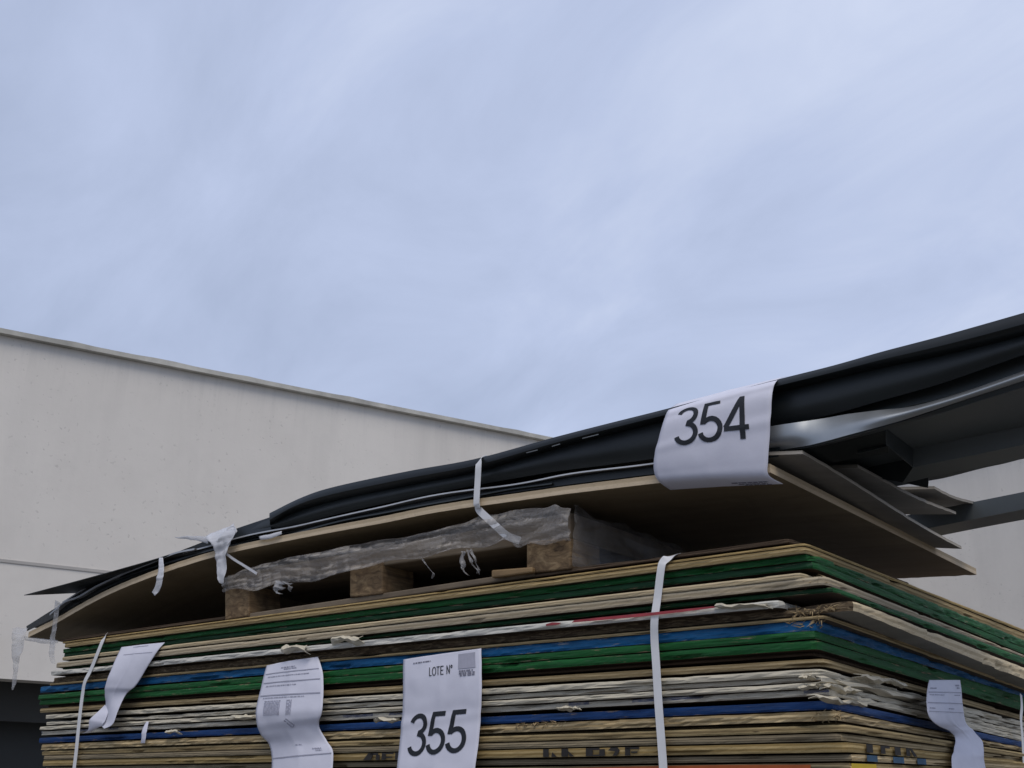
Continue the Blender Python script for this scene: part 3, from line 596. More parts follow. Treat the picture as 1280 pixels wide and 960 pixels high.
for u in (0.1, 1.1, 2.1): add_box(base_bits, bfs, u, u + 0.12, 0.05, 1.45, 0.0, 0.118)
mm = from_pydata('lower_boards', base_bits, bfs); fix_normals(mm)
lb = link('lower_boards', mm, MT['wood_old']); tag(lb, 'stacked boards carrying the pile down to the ground', 'boards', kind='stuff')

# ------------------------------------------------------------------ the pallet on top of the pile
PV = 0.012
def blk(name, px0, px1, pyt, pyb, v0, v1, mat, parent):
    """a box whose front face is read off the front plane"""
    a = on_v(px0, pyt[0], v0); b = on_v(px1, pyt[1], v0); c = on_v(px0, pyb[0], v0); d = on_v(px1, pyb[1], v0)
    vs_ = [c, d, b, a] + [q + V * (v1 - v0) for q in (c, d, b, a)]
    fs = [(0, 1, 2, 3), (7, 6, 5, 4), (0, 4, 5, 1), (1, 5, 6, 2), (2, 6, 7, 3), (3, 7, 4, 0)]
    me = from_pydata(name, vs_, fs); fix_normals(me); o = link(name, me, MT[mat], parent)
    bv = o.modifiers.new('bevel', 'BEVEL'); bv.width = 0.003; bv.segments = 2; return o
pal = empty('wooden_pallet', on_v(500, 745, PV)); tag(pal, 'wooden pallet wrapped in clear film between the pile and the curved board', 'pallet')
for v0 in (PV, 0.40, 0.72):
    dv_ = 0.1
    if v0 == PV:
        blk('block', 658, 713, (677, 672), (717, 711), v0, v0 + dv_, 'block_wood', pal)
        blk('block', 437, 478, (707, 702), (747, 742), v0, v0 + dv_, 'block_wood', pal)
        blk('block', 281, 311, (736, 731), (775, 770), v0, v0 + dv_, 'block_wood', pal)
src = [o for o in pal.children]
for off in (0.36, 0.7):
    for o in src:
        c = o.copy(); COL.objects.link(c); c.parent = pal; c.matrix_parent_inverse = o.matrix_parent_inverse.copy(); c.location = V * off
blk('bottom_board', 281, 668, (771, 712.5), (779, 720.5), PV + 0.004, PV + 0.1, 'wood_old', pal)
blk('bottom_board', 281, 668, (771, 712.5), (779, 720.5), PV + 0.364, PV + 0.46, 'wood_old', pal)
blk('bottom_board', 281, 668, (771, 712.5), (779, 720.5), PV + 0.704, PV + 0.8, 'wood_old', pal)
blk('deck', 284, 713, (719, 640), (735, 673), PV + 0.004, PV + 0.8, 'wood_old', pal)
chipb = blk('plank_piece', 614, 665, (712.5, 708.5), (722.5, 715.5), PV - 0.012, PV + 0.0, 'wood', None)
tag(chipb, 'short pale plank end lying beside the right front block of the pallet', 'plank')

# ------------------------------------------------------------------ curved beige board on the pallet
def interp(xs, x):
    for (a, b), (c, d) in zip(xs, xs[1:]):
        if x <= c: return b + (d - b) * (x - a) / (c - a)
    return xs[-1][1]
BV = -0.01
bt = [(36, 790), (70, 773), (100, 755.5), (133, 738), (167, 723), (207, 708), (253, 693), (292, 682.5), (340, 672), (395, 661), (440, 652.5), (485, 644), (530, 634.5), (577, 626.5), (640, 617.5), (710, 607.5), (770, 600), (815, 594.5), (890, 587), (962, 579.5)]
def curve_board(name, pts, v0, depth, th, droop, mats, nv=30, corner_ragged=0.0, n=150, seed=1):
    P = [on_v(x, y, v0) for x, y in catmull(pts, n)]
    vs_, fs, mi, uvs = [], [], [], []
    bm_rows = []
    for j in range(nv + 1):
        t = j / nv
        for i, p in enumerate(P):
            z = p.z + droop(uu(p), t * depth)
            j_u = 0.002 * noise.noise(Vector((t * 30, seed, 0))) if i in (0, n - 1) else 0
            j_v = 0.0015 * noise.noise(Vector((i * 0.7, seed, 3))) if j == 0 else 0
            if j == nv: j_v = -corner_ragged * (0.5 + noise.noise(Vector((i * 0.5, seed, 6))))
            q = p + V * (t * depth + j_v) + U * j_u; q.z = z
            vs_.append(q); uvs.append((i * 0.016, t * depth))
    N = len(vs_)
    for k in range(N): q = vs_[k].copy(); q.z -= th; vs_.append(q)
    for j in range(nv):
        for i in range(n - 1):
            a = j * n + i; fs.append((a, a + 1, a + n + 1, a + n)); mi.append(1); fs.append((N + a, N + a + n, N + a + n + 1, N + a + 1)); mi.append(1)
    for i in range(n - 1):
        fs.append((i, N + i, N + i + 1, i + 1)); mi.append(0); a = nv * n + i; fs.append((a, a + 1, N + a + 1, N + a)); mi.append(0)
    for j in range(nv):
        a = j * n; fs.append((a, a + n, N + a + n, N + a)); mi.append(0); a = j * n + n - 1; fs.append((a, N + a, N + a + n, a + n)); mi.append(0)
    me = from_pydata(name, vs_, fs); uvl = me.uv_layers.new(name='UVMap')
    for p in me.polygons:
        p.material_index = mi[p.index]
        for li in p.loop_indices:
            vi = me.loops[li].vertex_index; s, v = uvs[vi % N]
            uvl.data[li].uv = (s + v, 0.0 if vi >= N else 1.0) if mi[p.index] == 0 else (s, v)
    fix_normals(me)
    return link(name, me, mats, None)
bc = on_v(962, 580, BV); far = on_u(1222, 712, uu(bc))
dep = vv(far) - BV; drop = far.z - bc.z
ub = uu(bc); uL = uu(on_v(36, 790, BV))
def droop(u, v):
    k = max(0.0, min(1.0, 1 - (u - ub) / 0.42)); k = k * k * (3 - 2 * k)
    return drop * k * (v / dep) + 0.0 * v
bd = curve_board('curved_board', bt, BV, dep, 0.0155, droop, [MT['board_edge'], MT['face_ply']], corner_ragged=0.018)
tag(bd, 'long beige board bent over the pallet, pale edge and shaded underside', 'board')

# grey boards that stick out past the beige board's right edge
def quad_board(name, P1, P2, left, th, mats, n=24, seed=0, tip=0.0):
    """P1 front right corner, P2 back right corner; the board runs `left` metres along u"""
    vs_, fs, mi, uvs = [], [], [], []
    for i in range(n + 1):
        t = i / n; p = P1.lerp(P2, t); p = p + Vector((0, 0, 0.004 * math.sin(t * 5 + seed))) + U * (0.002 * noise.noise(Vector((t * 20, seed, 1))))
        for q in (p, p + U * left + Vector((0, 0, left * 0.14))):
            vs_.append(q); uvs.append((t * 1.0, 1.0)); vs_.append(q - Vector((0, 0, th))); uvs.append((t * 1.0, 0.0))
    vs_[-4] = vs_[-4] + V * tip; vs_[-3] = vs_[-3] + V * tip
    for i in range(n):
        a, b = i * 4, i * 4 + 4
        fs += [(a, a + 2, b + 2, b), (a + 1, b + 1, b + 3, a + 3), (a, b, b + 1, a + 1), (a + 2, a + 3, b + 3, b + 2)]; mi += [1, 1, 0, 0]
    fs += [(0, 1, 3, 2), (n * 4, n * 4 + 2, n * 4 + 3, n * 4 + 1)]; mi += [0, 0]
    me = from_pydata(name, vs_, fs); uvl = me.uv_layers.new(name='UVMap')
    for p in me.polygons:
        p.material_index = mi[p.index]
        for li in p.loop_indices: uvl.data[li].uv = uvs[me.loops[li].vertex_index]
    fix_normals(me); return link(name, me, mats)
def gboard(px, py, v, fx, fy, left, th, label, seed, tip=0.0):
    P1 = on_v(px, py, v); P2 = on_u(fx, fy, uu(P1)); o = quad_board('grey_board', P1, P2, left, th, [MT['grey_edge'], MT['face_grey']], seed=seed, tip=tip); tag(o, label, 'board', 'grey boards under the black sheets'); return P1, P2
gboard(1003, 565.5, BV + 0.012, 1196, 679, 0.2, 0.006, 'long grey board lying on the beige board with its far corner torn', 1, 0.03)
gboard(1072, 583, 0.22, 1195, 641, 0.16, 0.006, 'middle grey board between the long grey board and the black channel', 2)
gboard(1168, 608, 0.62, 1230, 633, 0.16, 0.006, 'short grey board end beside the right hand angle bar', 3)

# ------------------------------------------------------------------ black sheets and metal profiles on the board
def loft(name, rows, mat, n=70, thick=0.0012, back=0.0, back_dz=0.0, parent=None, wave=0.0, seed=0, rsub=0, split=28):
    """rows: [(pixel polyline, v)] from the top edge down; back adds a first row that runs back over the pile"""
    L = []
    for pts, v in rows:
        pv = [(p[0], p[1], (p[2] if len(p) > 2 else v)) for p in pts]
        L.append([on_v(x, y, q) for x, y, q in catmull(pv, n)])
    if rsub:
        L2 = [[None] * n for _ in range(rsub)]
        for i in range(n):
            for k, p in enumerate(catmull([tuple(r_[i]) for r_ in L], rsub)): L2[k][i] = Vector(p)
        L = L2
    if back: L.insert(0, [p + V * back + Vector((0, 0, back_dz)) for p in L[0]])
    m = len(L); vs_, fs = [], []
    sub = 4
    for k in range(m):
        vs_ += L[k]
    if wave:
        for i, p in enumerate(vs_): vs_[i] = p + Vector((0, 0, wave * noise.noise(Vector((uu(p) * 4, vv(p) * 5, seed)))))
    for k in range(m - 1):
        for i in range(n - 1):
            a = k * n + i; fs.append((a, a + 1, a + n + 1, a + n))
    me = from_pydata(name, vs_, fs); fix_normals(me)
    o = link(name, me, mat, parent, True)
    md = o.modifiers.new('solid', 'SOLIDIFY'); md.thickness = thick; md.offset = 0
    es = o.modifiers.new('edges', 'EDGE_SPLIT'); es.split_angle = R_(split)
    return o
SG = 'black sheets heaped on the board'
top = [(337, 642), (378, 622), (420, 608.5), (510, 589.5), (595, 574), (690, 548), (760, 530), (830, 512.5), (900, 494), (970, 475.5), (1040, 458), (1100, 441), (1140, 430.5), (1180, 420), (1230, 406), (1300, 386), (1380, 364)]
lipb = [(337.5, 657), (362, 642), (410, 627), (510, 606), (597, 588.5), (690, 561), (760, 542.5), (830, 525), (900, 507.5), (970, 490), (1040, 473), (1100, 459), (1140, 451), (1180, 442.5), (1230, 431), (1300, 413), (1380, 392)]
mid = [((a[0] * .5 + b[0] * .5), a[1] * .5 + b[1] * .5) for a, b in zip(top, lipb)]
o = loft('black_sheet', [(top, 0.0), (mid, -0.007), (lipb, 0.012)], MT['black'], 110, 0.002, rsub=7, split=50, back=0.55, back_dz=-0.02)
tag(o, 'topmost black sheet with a rolled front lip, running past the upper right', 'sheet', SG)
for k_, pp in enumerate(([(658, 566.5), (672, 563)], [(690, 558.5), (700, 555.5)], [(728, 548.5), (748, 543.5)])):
    loft('bare_patch', [([(x, y - 1.1) for x, y in pp], -0.012), (pp, -0.012)], MT['scuff'], 8, 0.0006, parent=o)  # small highlights along the lip ridge, painted as pale grey strips
s2t = [(240, 684), (290, 664), (337, 650), (420, 624), (510, 605), (597, 587), (690, 560), (760, 541), (830, 524), (900, 506.5), (970, 489), (1040, 472), (1100, 458), (1180, 441), (1300, 411), (1380, 390)]
s2b = [(246, 688), (292, 676), (340, 665), (420, 643), (510, 623), (597, 606), (690, 590), (760, 581), (830, 571), (900, 555), (970, 534), (1040, 518), (1100, 501), (1180, 478), (1300, 436), (1380, 410)]
s2m = [((a[0] + b[0]) / 2, a[1] * .45 + b[1] * .55) for a, b in zip(s2t, s2b)]
o = loft('black_sheet', [(s2t, 0.016), (s2m, 0.010), (s2b, 0.022)], MT['black2'], 110, 0.0015, rsub=7, split=50, back=0.5, back_dz=-0.03)
tag(o, 'black sheet with a deep front face directly under the rolled one', 'sheet', SG)
s3t = [(840, 573), (900, 553), (970, 533), (1040, 517), (1077, 509), (1130, 493), (1180, 479), (1300, 437), (1380, 411)]
s3b = [(840, 578), (900, 566), (970, 545), (1040, 531), (1077, 521), (1130, 509), (1180, 497), (1300, 459), (1380, 433)]
o = loft('black_sheet', [(s3t, 0.062), (s3b, 0.040)], MT['gunmetal'], 60, 0.0015, back=0.4, back_dz=-0.03)
tag(o, 'charcoal sheet seen between the deep black face and the shiny strip', 'sheet', SG)
# lower left sheet with a pointed overhanging corner
lf = [(97, 741), (133, 728), (175, 713), (220, 697.5), (260, 688), (300, 676), (340, 667)]
lbk = [(30, 744, -0.07), (90, 728, -0.055), (150, 711.5, -0.035), (200, 697, -0.018), (240, 683, 0.0), (290, 663, 0.012), (337, 647, 0.02)]
o = loft('black_sheet', [(lbk, 0), (lf, 0.004)], MT['black'], 40, 0.0018)
tag(o, 'black sheet whose pointed corner overhangs the left end of the pile', 'sheet', SG)
# thin bright edged sheet and dark sheets under it
ge = [(78, 752), (133, 722), (187, 703), (230, 689.5), (292, 673), (360, 659.5), (435, 642), (485, 631.5), (580, 613), (660, 600.5), (720, 590.5), (815, 578.5), (880, 569)]
o = loft('galvanised_sheet', [(ge, -0.003), ([(x, y + 1.5) for x, y in ge], -0.004)], MT['zinc_dull'], 90, 0.0012, back=0.4, back_dz=-0.01, wave=0.007, seed=2)
tag(o, 'thin galvanised sheet with a bright wavy edge between black sheets and beige board', 'sheet', SG)
ge2 = [(88, 752), (133, 729), (187, 710), (230, 697), (292, 681), (360, 667), (435, 650), (520, 632), (580, 622), (640, 609), (690, 603)]
o = loft('galvanised_sheet', [(ge2, 0.0), ([(x, y + 1.6) for x, y in ge2], -0.001)], MT['charcoal'], 90, 0.0012, back=0.4, back_dz=-0.01, wave=0.006, seed=5)
tag(o, 'dark galvanised sheet with a thin wavy edge resting on the beige board', 'sheet', SG)
bt2 = [(x, y) for x, y in bt if x < 900] + [(940, 577), (975, 572)]
bkt = [(33, 783), (80, 754), (133, 727), (187, 709), (230, 695), (292, 679), (360, 665), (435, 648), (485, 637), (580, 618), (660, 605), (720, 596), (815, 583), (890, 574), (975, 556)]
o = loft('black_sheet', [(bkt, 0.006), ([(x - 2, y - 1.2) for x, y in bt2], 0.004)], MT['black2'], 110, 0.001, back=0.45, back_dz=-0.005)
tag(o, 'lowest black sheet lying directly on the curved beige board', 'sheet', SG)

ge3 = [(62, 768), (80, 752), (98, 744), (120, 731), (150, 718), (185, 704), (215, 692), (243, 685)]
o = loft('galvanised_sheet', [(ge3, -0.012), ([(x, y + 2.0) for x, y in ge3], -0.013)], MT['zinc_dull'], 60, 0.001, back=0.12, back_dz=-0.004, wave=0.010, seed=11)
tag(o, 'short grey sheet with a buckled edge at the far left of the heap', 'sheet', SG)
# shiny trim strip that twists
tt = [(940, 539, -0.036), (964, 533, -0.034), (990, 529, -0.03), (1012, 526, -0.02), (1035, 522.5, -0.012), (1060, 518, -0.01), (1100, 513, -0.008), (1140, 508.5, 0.0), (1200, 492, 0.004), (1280, 464, 0.006), (1380, 427, 0.006)]
tm = [(940, 556, -0.034), (964, 551, -0.032), (990, 546.5, -0.032), (1012, 543, -0.03), (1035, 538, -0.028), (1060, 532, -0.03), (1100, 523, -0.03), (1140, 513.5, -0.022), (1200, 496, -0.016), (1280, 468.5, -0.014), (1380, 433, -0.014)]
tb = [(940, 569, -0.012), (964, 564, -0.012), (990, 560, -0.018), (1012, 556.5, -0.028), (1035, 551, -0.034), (1060, 544, -0.034), (1100, 533, -0.026), (1140, 521, -0.014), (1200, 501, -0.008), (1280, 475, -0.006), (1380, 441, -0.006)]
tl = [(940, 575, 0.005), (964, 570, 0.005), (1010, 561, 0.004), (1060, 549, 0.004), (1100, 539, 0.004), (1140, 527, 0.004), (1200, 508, 0.0), (1280, 483, 0.0), (1380, 450, 0.0)]
tt, tm, tb, tl = [[(x, y, v + 0.026) for x, y, v in q] for q in (tt, tm, tb, tl)]
o = loft('trim_strip', [(tt, 0), (tm, 0), (tb, 0)], MT['zinc'], 120, 0.0016, rsub=9, split=80)
tag(o, 'shiny twisted galvanised strip sagging across the black sheets', 'metal strip', 'metal profiles at the right')
c = loft('flange', [([(x, y + 1.5, v + 0.003) for x, y, v in tb], 0), (tl, 0)], MT['charcoal'], 70, 0.0016, parent=o)
# roof profile below the strip: wide underside, then a web and a lower flange
r1 = [(1108, 535), (1160, 521), (1220, 502), (1300, 477), (1390, 449)]
r2 = [(1141, 561), (1180, 553), (1230, 543), (1300, 529), (1390, 511)]
r3 = [(1141, 584), (1180, 576), (1230, 566), (1300, 551), (1390, 532)]
r4 = [(1128, 604), (1180, 592), (1230, 582.5), (1300, 569), (1390, 552)]
o = loft('roof_profile', [(r1, 0.05), (r2, 0.20), (r3, 0.205), (r4, 0.27)], MT['gunmetal'], 50, 0.0018)
tag(o, 'wide charcoal roof profile seen from below at the right edge', 'metal profile', 'metal profiles at the right')
# short channel whose open end shows
c1 = [(975, 571), (1040, 553), (1106, 535.5)]
c2 = [(975, 583), (1040, 571), (1110, 558)]
c3 = [(975, 588), (1040, 578), (1110, 566)]
o = loft('channel', [(c1, 0.03), (c2, 0.09), (c3, 0.12)], MT['black2'], 30, 0.0016)
tag(o, 'short black channel with its open end beside the roof profile', 'metal profile', 'metal profiles at the right')
loft('channel_lip', [([(1072, 564), (1090, 559.5), (1110, 555)], 0.085), ([(1072, 567.5), (1090, 563), (1110, 558)], 0.082)], MT['charcoal'], 10, 0.0016, parent=o)
e1 = [(1107, 535), (1124, 548), (1141, 561)]; e2 = [(1108, 556), (1124, 570), (1141, 584)]
o2 = loft('end_plate', [([(1107, 535, .05), (1124, 548, .12), (1141, 561, .199)], 0), ([(1108, 556, .05), (1124, 570, .12), (1141, 584, .199)], 0)], MT['charcoal'], 10, 0.0016, parent=o)
# dark sheets behind, closing the heap
k1 = [(960, 566), (1040, 552), (1120, 560), (1180, 578), (1250, 577)]
k2 = [(960, 582), (1040, 585), (1100, 597), (1160, 609), (1250, 590)]
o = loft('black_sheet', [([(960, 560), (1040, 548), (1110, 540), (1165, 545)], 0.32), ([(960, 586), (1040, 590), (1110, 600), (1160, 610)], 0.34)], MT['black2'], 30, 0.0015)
tag(o, 'black sheet in deep shade behind the short channel', 'sheet', SG)
# angle bar running out of the picture
q1 = [(1080, 655), (1150, 641), (1220, 627), (1300, 611), (1390, 593)]
q2 = [(1080, 676), (1150, 662), (1220, 648), (1300, 632), (1390, 614)]
q3 = [(1080, 688), (1150, 674), (1220, 660), (1300, 645), (1390, 628)]
o = loft('angle_bar', [(q1, 0.88), (q2, 0.88), (q3, 0.96)], MT['gunmetal'], 40, 0.003)
tag(o, 'dark steel angle bar jutting out below the other metal at the right', 'metal bar', 'metal profiles at the right')

# ------------------------------------------------------------------ straps
def ribbon(name, pts, width, mat, thick=0.0008, n=60, parent=None, nrm=None, twist=None):
    """pts: (px, py, v); a flat band facing the camera side of the pile"""
    P = [on_v(*p) for p in catmull(pts, n)] if not isinstance(pts[0], Vector) else [Vector(p) for p in catmull(pts, n)]
    vs_, fs = [], []
    nn = nrm or V
    for i, p in enumerate(P):
        t = (P[min(i + 1, n - 1)] - P[max(i - 1, 0)]).normalized(); s = t.cross(nn).normalized() * width / 2
        if twist: s = Matrix.Rotation(twist(i / (n - 1)), 3, t) @ s
        b = s.cross(t).normalized() * thick
        vs_ += [p + s, p - s, p - s + b, p + s + b]
        if i:
            a, c_ = (i - 1) * 4, i * 4; fs += [(a + k, a + (k + 1) % 4, c_ + (k + 1) % 4, c_ + k) for k in range(4)]
    fs += [(3, 2, 1, 0), tuple(len(vs_) - 4 + k for k in range(4))]
    me = from_pydata(name, vs_, fs); fix_normals(me); return link(name, me, MT[mat], parent)
o = ribbon('strap', [(846, 692.5, 0.03), (836, 696.5, 0.0), (829, 702, -0.008), (826, 712, -0.011), (822, 745, -0.011), (818, 775, -0.016), (818, 800, -0.012), (820, 830, -0.012), (823, 880, -0.012), (826, 920, -0.012), (829, 962, -0.012), (833, 1040, -0.012)], 0.0155, 'strap')
tag(o, 'white packing strap running down the pile right of the 355 sheet', 'strap', 'white packing straps')
o = ribbon('strap', [(133, 793.5, 0.01), (129, 799, -0.008), (122, 816, -0.012), (113, 838, -0.012), (106, 852, -0.014), (103, 868, -0.012), (99, 900, -0.012), (95, 940, -0.012), (92, 965, -0.012), (84, 1040, -0.012)], 0.0145, 'strap')
tag(o, 'white packing strap at the left end of the pile', 'strap', 'white packing straps')
o = ribbon('strap', [(606, 572.5, 0.03), (599, 575.5, -0.012), (598, 581, -0.022), (597, 600, -0.022), (595.5, 625, -0.022), (596, 632, -0.02), (600, 639, -0.012), (614, 652, -0.012), (633, 669, -0.008), (650, 676, 0.01)], 0.0155, 'strap')
tag(o, 'short white strap pulled over the black sheets and kinked under the board', 'strap', 'white packing straps')
PR = [on_u(x, y, -0.02) for x, y in ((1276, 868), (1277, 884), (1276, 900), (1278, 925), (1280, 960), (1283, 1010))]
o = ribbon('strap', PR, 0.014, 'strap', nrm=-U)
tag(o, 'white strap on the right side of the pile at the picture edge', 'strap', 'white packing straps')

# ------------------------------------------------------------------ papers
class Sheet:
    """a sheet of paper through rows of left and right edge points, top to bottom"""
    def __init__(s, rows, wob=0.002, seed=0, bulge=0.0, nrm=None):
        s.rows = rows; s.wob = wob; s.seed = seed; s.bulge = bulge; s.nrm = nrm or V
    def at(s, a, t):
        n = len(s.rows); x = max(0, min(1, t)) * (n - 1); k = min(int(x), n - 2); f = x - k
        def cr_(idx):
            g = lambda i: s.rows[max(0, min(n - 1, i))][idx]
            p, q, r, w_ = g(k - 1), g(k), g(k + 1), g(k + 2)
            return 0.5 * (2 * q + (r - p) * f + (2 * p - 5 * q + 4 * r - w_) * f * f + (3 * q - p - 3 * r + w_) * f ** 3)
        l, r = cr_(0), cr_(1); P = l + (r - l) * a
        d = 0.0016 * (1 - min(1, abs(t - 0.5 + 0.02 * a) / 0.05)) + 0.0012 * (1 - min(1, abs(a - 0.5) / 0.06)) + s.bulge * math.sin(math.pi * a) + s.wob * (noise.noise(P * 14 + Vector((s.seed, 0, 0))) + 0.5 * noise.noise(P * 36 + Vector((0, s.seed, 0))))
        return P - s.nrm * d
    def mesh(s, name, label, nu=26, nv=60):
        vs_ = [s.at(i / (nu - 1), j / (nv - 1)) for j in range(nv) for i in range(nu)]
        fs = [(j * nu + i, j * nu + i + 1, j * nu + i + nu + 1, j * nu + i + nu) for j in range(nv - 1) for i in range(nu - 1)]
        me = from_pydata(name, vs_, fs); fix_normals(me); s.o = link(name, me, MT['paper'], None, True)
        md = s.o.modifiers.new('solid', 'SOLIDIFY'); md.thickness = 0.0003; md.offset = 0
        tag(s.o, label, 'paper sheet'); return s.o
    def surf(s, a, t, off=0.0011):
        e = 0.004; p = s.at(a, t); du = s.at(min(1, a + e), t) - s.at(max(0, a - e), t); dv2 = s.at(a, min(1, t + e)) - s.at(a, max(0, t - e))
        n = du.cross(dv2).normalized()
        if n.dot(CAM - p) < 0: n = -n
        return p + n * off
    def polys(s, polys, mat, name, merge=False):
        """polys: quads in (a, t)"""
        vs_, fs = [], []
        for q in polys:
            b = len(vs_); vs_ += [s.surf(*c) for c in q]; fs.append(tuple(range(b, b + len(q))))
        me = from_pydata(name, vs_, fs)
        if not merge: return link(name, me, MT[mat], s.o)
        base = s.o.data
        if MT[mat].name not in [m.name for m in base.materials]: base.materials.append(MT[mat])
        k = [m.name for m in base.materials].index(MT[mat].name)
        bm = bmesh.new(); bm.from_mesh(base); nf = len(bm.faces); bm.from_mesh(me); bm.faces.ensure_lookup_table()
        for f in bm.faces[nf:]: f.material_index = k
        bm.to_mesh(base); bm.free()
def arc(cx, cy, rx, ry, a0, a1, n=18):
    return [(cx + rx * math.cos(R_(a0 + (a1 - a0) * i / n)), cy + ry * math.sin(R_(a0 + (a1 - a0) * i / n))) for i in range(n + 1)]
GL = {'3': [arc(.27, .745, .205, .205, 165, -75) + arc(.275, .275, .225, .235, 80, -165)],
      '5': [[(.47, .955), (.15, .955), (.085, .50)] + arc(.265, .30, .225, .26, 130, -165)],
      '4': [[(.40, 0.0), (.40, 1.0)], [(.395, .965), (.035, .30)], [(.005, .262), (.54, .262)]],
      'L': [[(.1, 1), (.1, .04), (.42, .04)]], 'O': [arc(.3, .5, .25, .46, 0, 360, 26)], 'T': [[(.02, .96), (.5, .96)], [(.26, .96), (.26, 0)]],
      'E': [[(.46, .96), (.1, .96), (.1, .04), (.46, .04)], [(.1, .52), (.42, .52)]], 'N': [[(.1, 0), (.1, .97), (.48, .03), (.48, 1)]], 'o': [arc(.14, .82, .1, .13, 0, 360, 16)], ' ': []}
ADV = {'L': .46, 'O': .62, 'T': .54, 'E': .54, 'N': .62, 'o': .3, ' ': .28, '3': .57, '5': .57, '4': .58}
def thick_poly(pts, wx, wy):
    """quads for a stroke, in a space whose unit aspect is given by wx, wy"""
    dense = []
    for (a, b) in zip(pts, pts[1:]):
        m_ = max(1, int(math.hypot(b[0] - a[0], b[1] - a[1]) / 0.08))
        for k in range(m_): dense.append((a[0] + (b[0] - a[0]) * k / m_, a[1] + (b[1] - a[1]) * k / m_))
    dense.append(pts[-1])
    L, Rr_ = [], []
    for i, p in enumerate(dense):
        a = dense[max(0, i - 1)]; b = dense[min(len(dense) - 1, i + 1)]
        d1 = (p[0] - a[0], p[1] - a[1]); d2 = (b[0] - p[0], b[1] - p[1])
        def nn(d):
            l = math.hypot(*d); return (d[0] / l, d[1] / l) if l > 1e-9 else None
        n1, n2 = nn(d1), nn(d2); n1 = n1 or n2; n2 = n2 or n1
        t = nn((n1[0] + n2[0], n1[1] + n2[1])) or n1
        c = max(0.72, t[0] * n1[0] + t[1] * n1[1]); m = (-t[1] / c, t[0] / c)
        L.append((p[0] + m[0] * wx, p[1] + m[1] * wy)); Rr_.append((p[0] - m[0] * wx, p[1] - m[1] * wy))
    return [(L[i], L[i + 1], Rr_[i + 1], Rr_[i]) for i in range(len(dense) - 1)]
def write(sheet, text, a0, a1, t0, t1, sw, mat, name, slant=0.0, skew=0.0):
    """text in the box a0..a1, t0 (top)..t1 (bottom) of the sheet; sw is half the stroke width in letter heights"""
    tot = sum(ADV[c] for c in text); x = 0; qs = []
    for ch in text:
        for st in GL[ch]:
            for q in thick_poly(st, sw, sw):
                qs.append([(a0 + (a1 - a0) * (x + px + slant * py) / tot, t1 + (t0 - t1) * py + skew * ((x + px) / tot - 0.5)) for px, py in q])
        x += ADV[ch]
    return sheet.polys(qs, mat, name)
def smallprint(sheet, rows, mat='ink_grey', name='printed_lines', seed=0):
    """rows: (a0, a1, t, height, words?) ; illegible print as short dashes"""
    rnd = random.Random(seed); qs = []
    for a0, a1, t, h, words in rows:
        if not words: segs = [(a0 + (a1 - a0) * i / 8, a0 + (a1 - a0) * (i + 1) / 8) for i in range(8)]
        else:
            segs = []; x = a0
            while x < a1:
                l = rnd.uniform(0.012, 0.05); segs.append((x, min(a1, x + l))); x += l + rnd.uniform(0.006, 0.014)
        for (x0, x1) in segs: qs.append([(x0, t), (x1, t), (x1, t + h), (x0, t + h)])
    return sheet.polys(qs, mat, name, True)
ov = on_v
# 354
s = Sheet([(ov(846, 505, 0.16), ov(984, 470, 0.16)), (ov(836, 512, 0.0), ov(972, 475, 0.0)), (ov(830, 525, -0.028), ov(966, 488, -0.028)), (ov(823, 549, -0.034), ov(964, 516, -0.032)), (ov(818, 572, -0.034), ov(962, 545, -0.032)), (ov(818, 590, -0.03), ov(960, 576, -0.03)), (ov(824, 602, -0.022), ov(961, 594, -0.024)), (ov(838, 612.5, 0.01), ov(979, 605, 0.0))], 0.0012, 3, 0.004)
s.mesh('paper_sheet', 'white sheet printed 354 folded over the black sheets at the top')
write(s, '354', 0.175, 0.86, 0.25, 0.54, 0.056, 'ink', 'number', slant=-0.13, skew=0.055)
smallprint(s, [(0.62, 0.93, 0.93, 0.012, True), (0.66, 0.9, 0.955, 0.012, True), (0.7, 0.92, 0.975, 0.01, True)], 'ink_grey', seed=2)
# 355
s = Sheet([(ov(504, 824.5, -0.006), ov(602, 810.5, -0.006)), (ov(504, 850, -0.014), ov(602, 838, -0.014)), (ov(504, 876, -0.016), ov(602, 866, -0.018)), (ov(502, 905, -0.018), ov(601, 896, -0.016)), (ov(499, 935, -0.024), ov(598, 927, -0.02)), (ov(496, 965, -0.03), ov(594, 958, -0.028)), (ov(493, 1000, -0.034), ov(590, 994, -0.032))], 0.0022, 7, 0.004)
s.mesh('paper_sheet', 'white sheet printed 355 and LOTE hanging on the front of the pile')
write(s, '355', 0.12, 0.865, 0.442, 0.73, 0.059, 'ink', 'number', slant=0.03)
write(s, 'LOTE No', 0.36, 0.66, 0.105, 0.165, 0.05, 'ink', 'heading', slant=0.02)
smallprint(s, [(0.15, 0.38, 0.055, 0.008, True)], 'ink_grey', seed=3)
s.polys([[(0.73 + 0.04 * i, 0.035 + 0.004 * j), (0.77 + 0.04 * i, 0.035 + 0.004 * j), (0.77 + 0.04 * i, 0.14), (0.73 + 0.04 * i, 0.14)] for i in range(5) for j in range(1)], 'ink_pale', 'logo_box', True)
smallprint(s, [(0.74, 0.9, 0.150, 0.012, True), (0.74, 0.92, 0.166, 0.014, True), (0.75, 0.92, 0.183, 0.012, True)], 'ink_grey', 'logo_lines', seed=4)
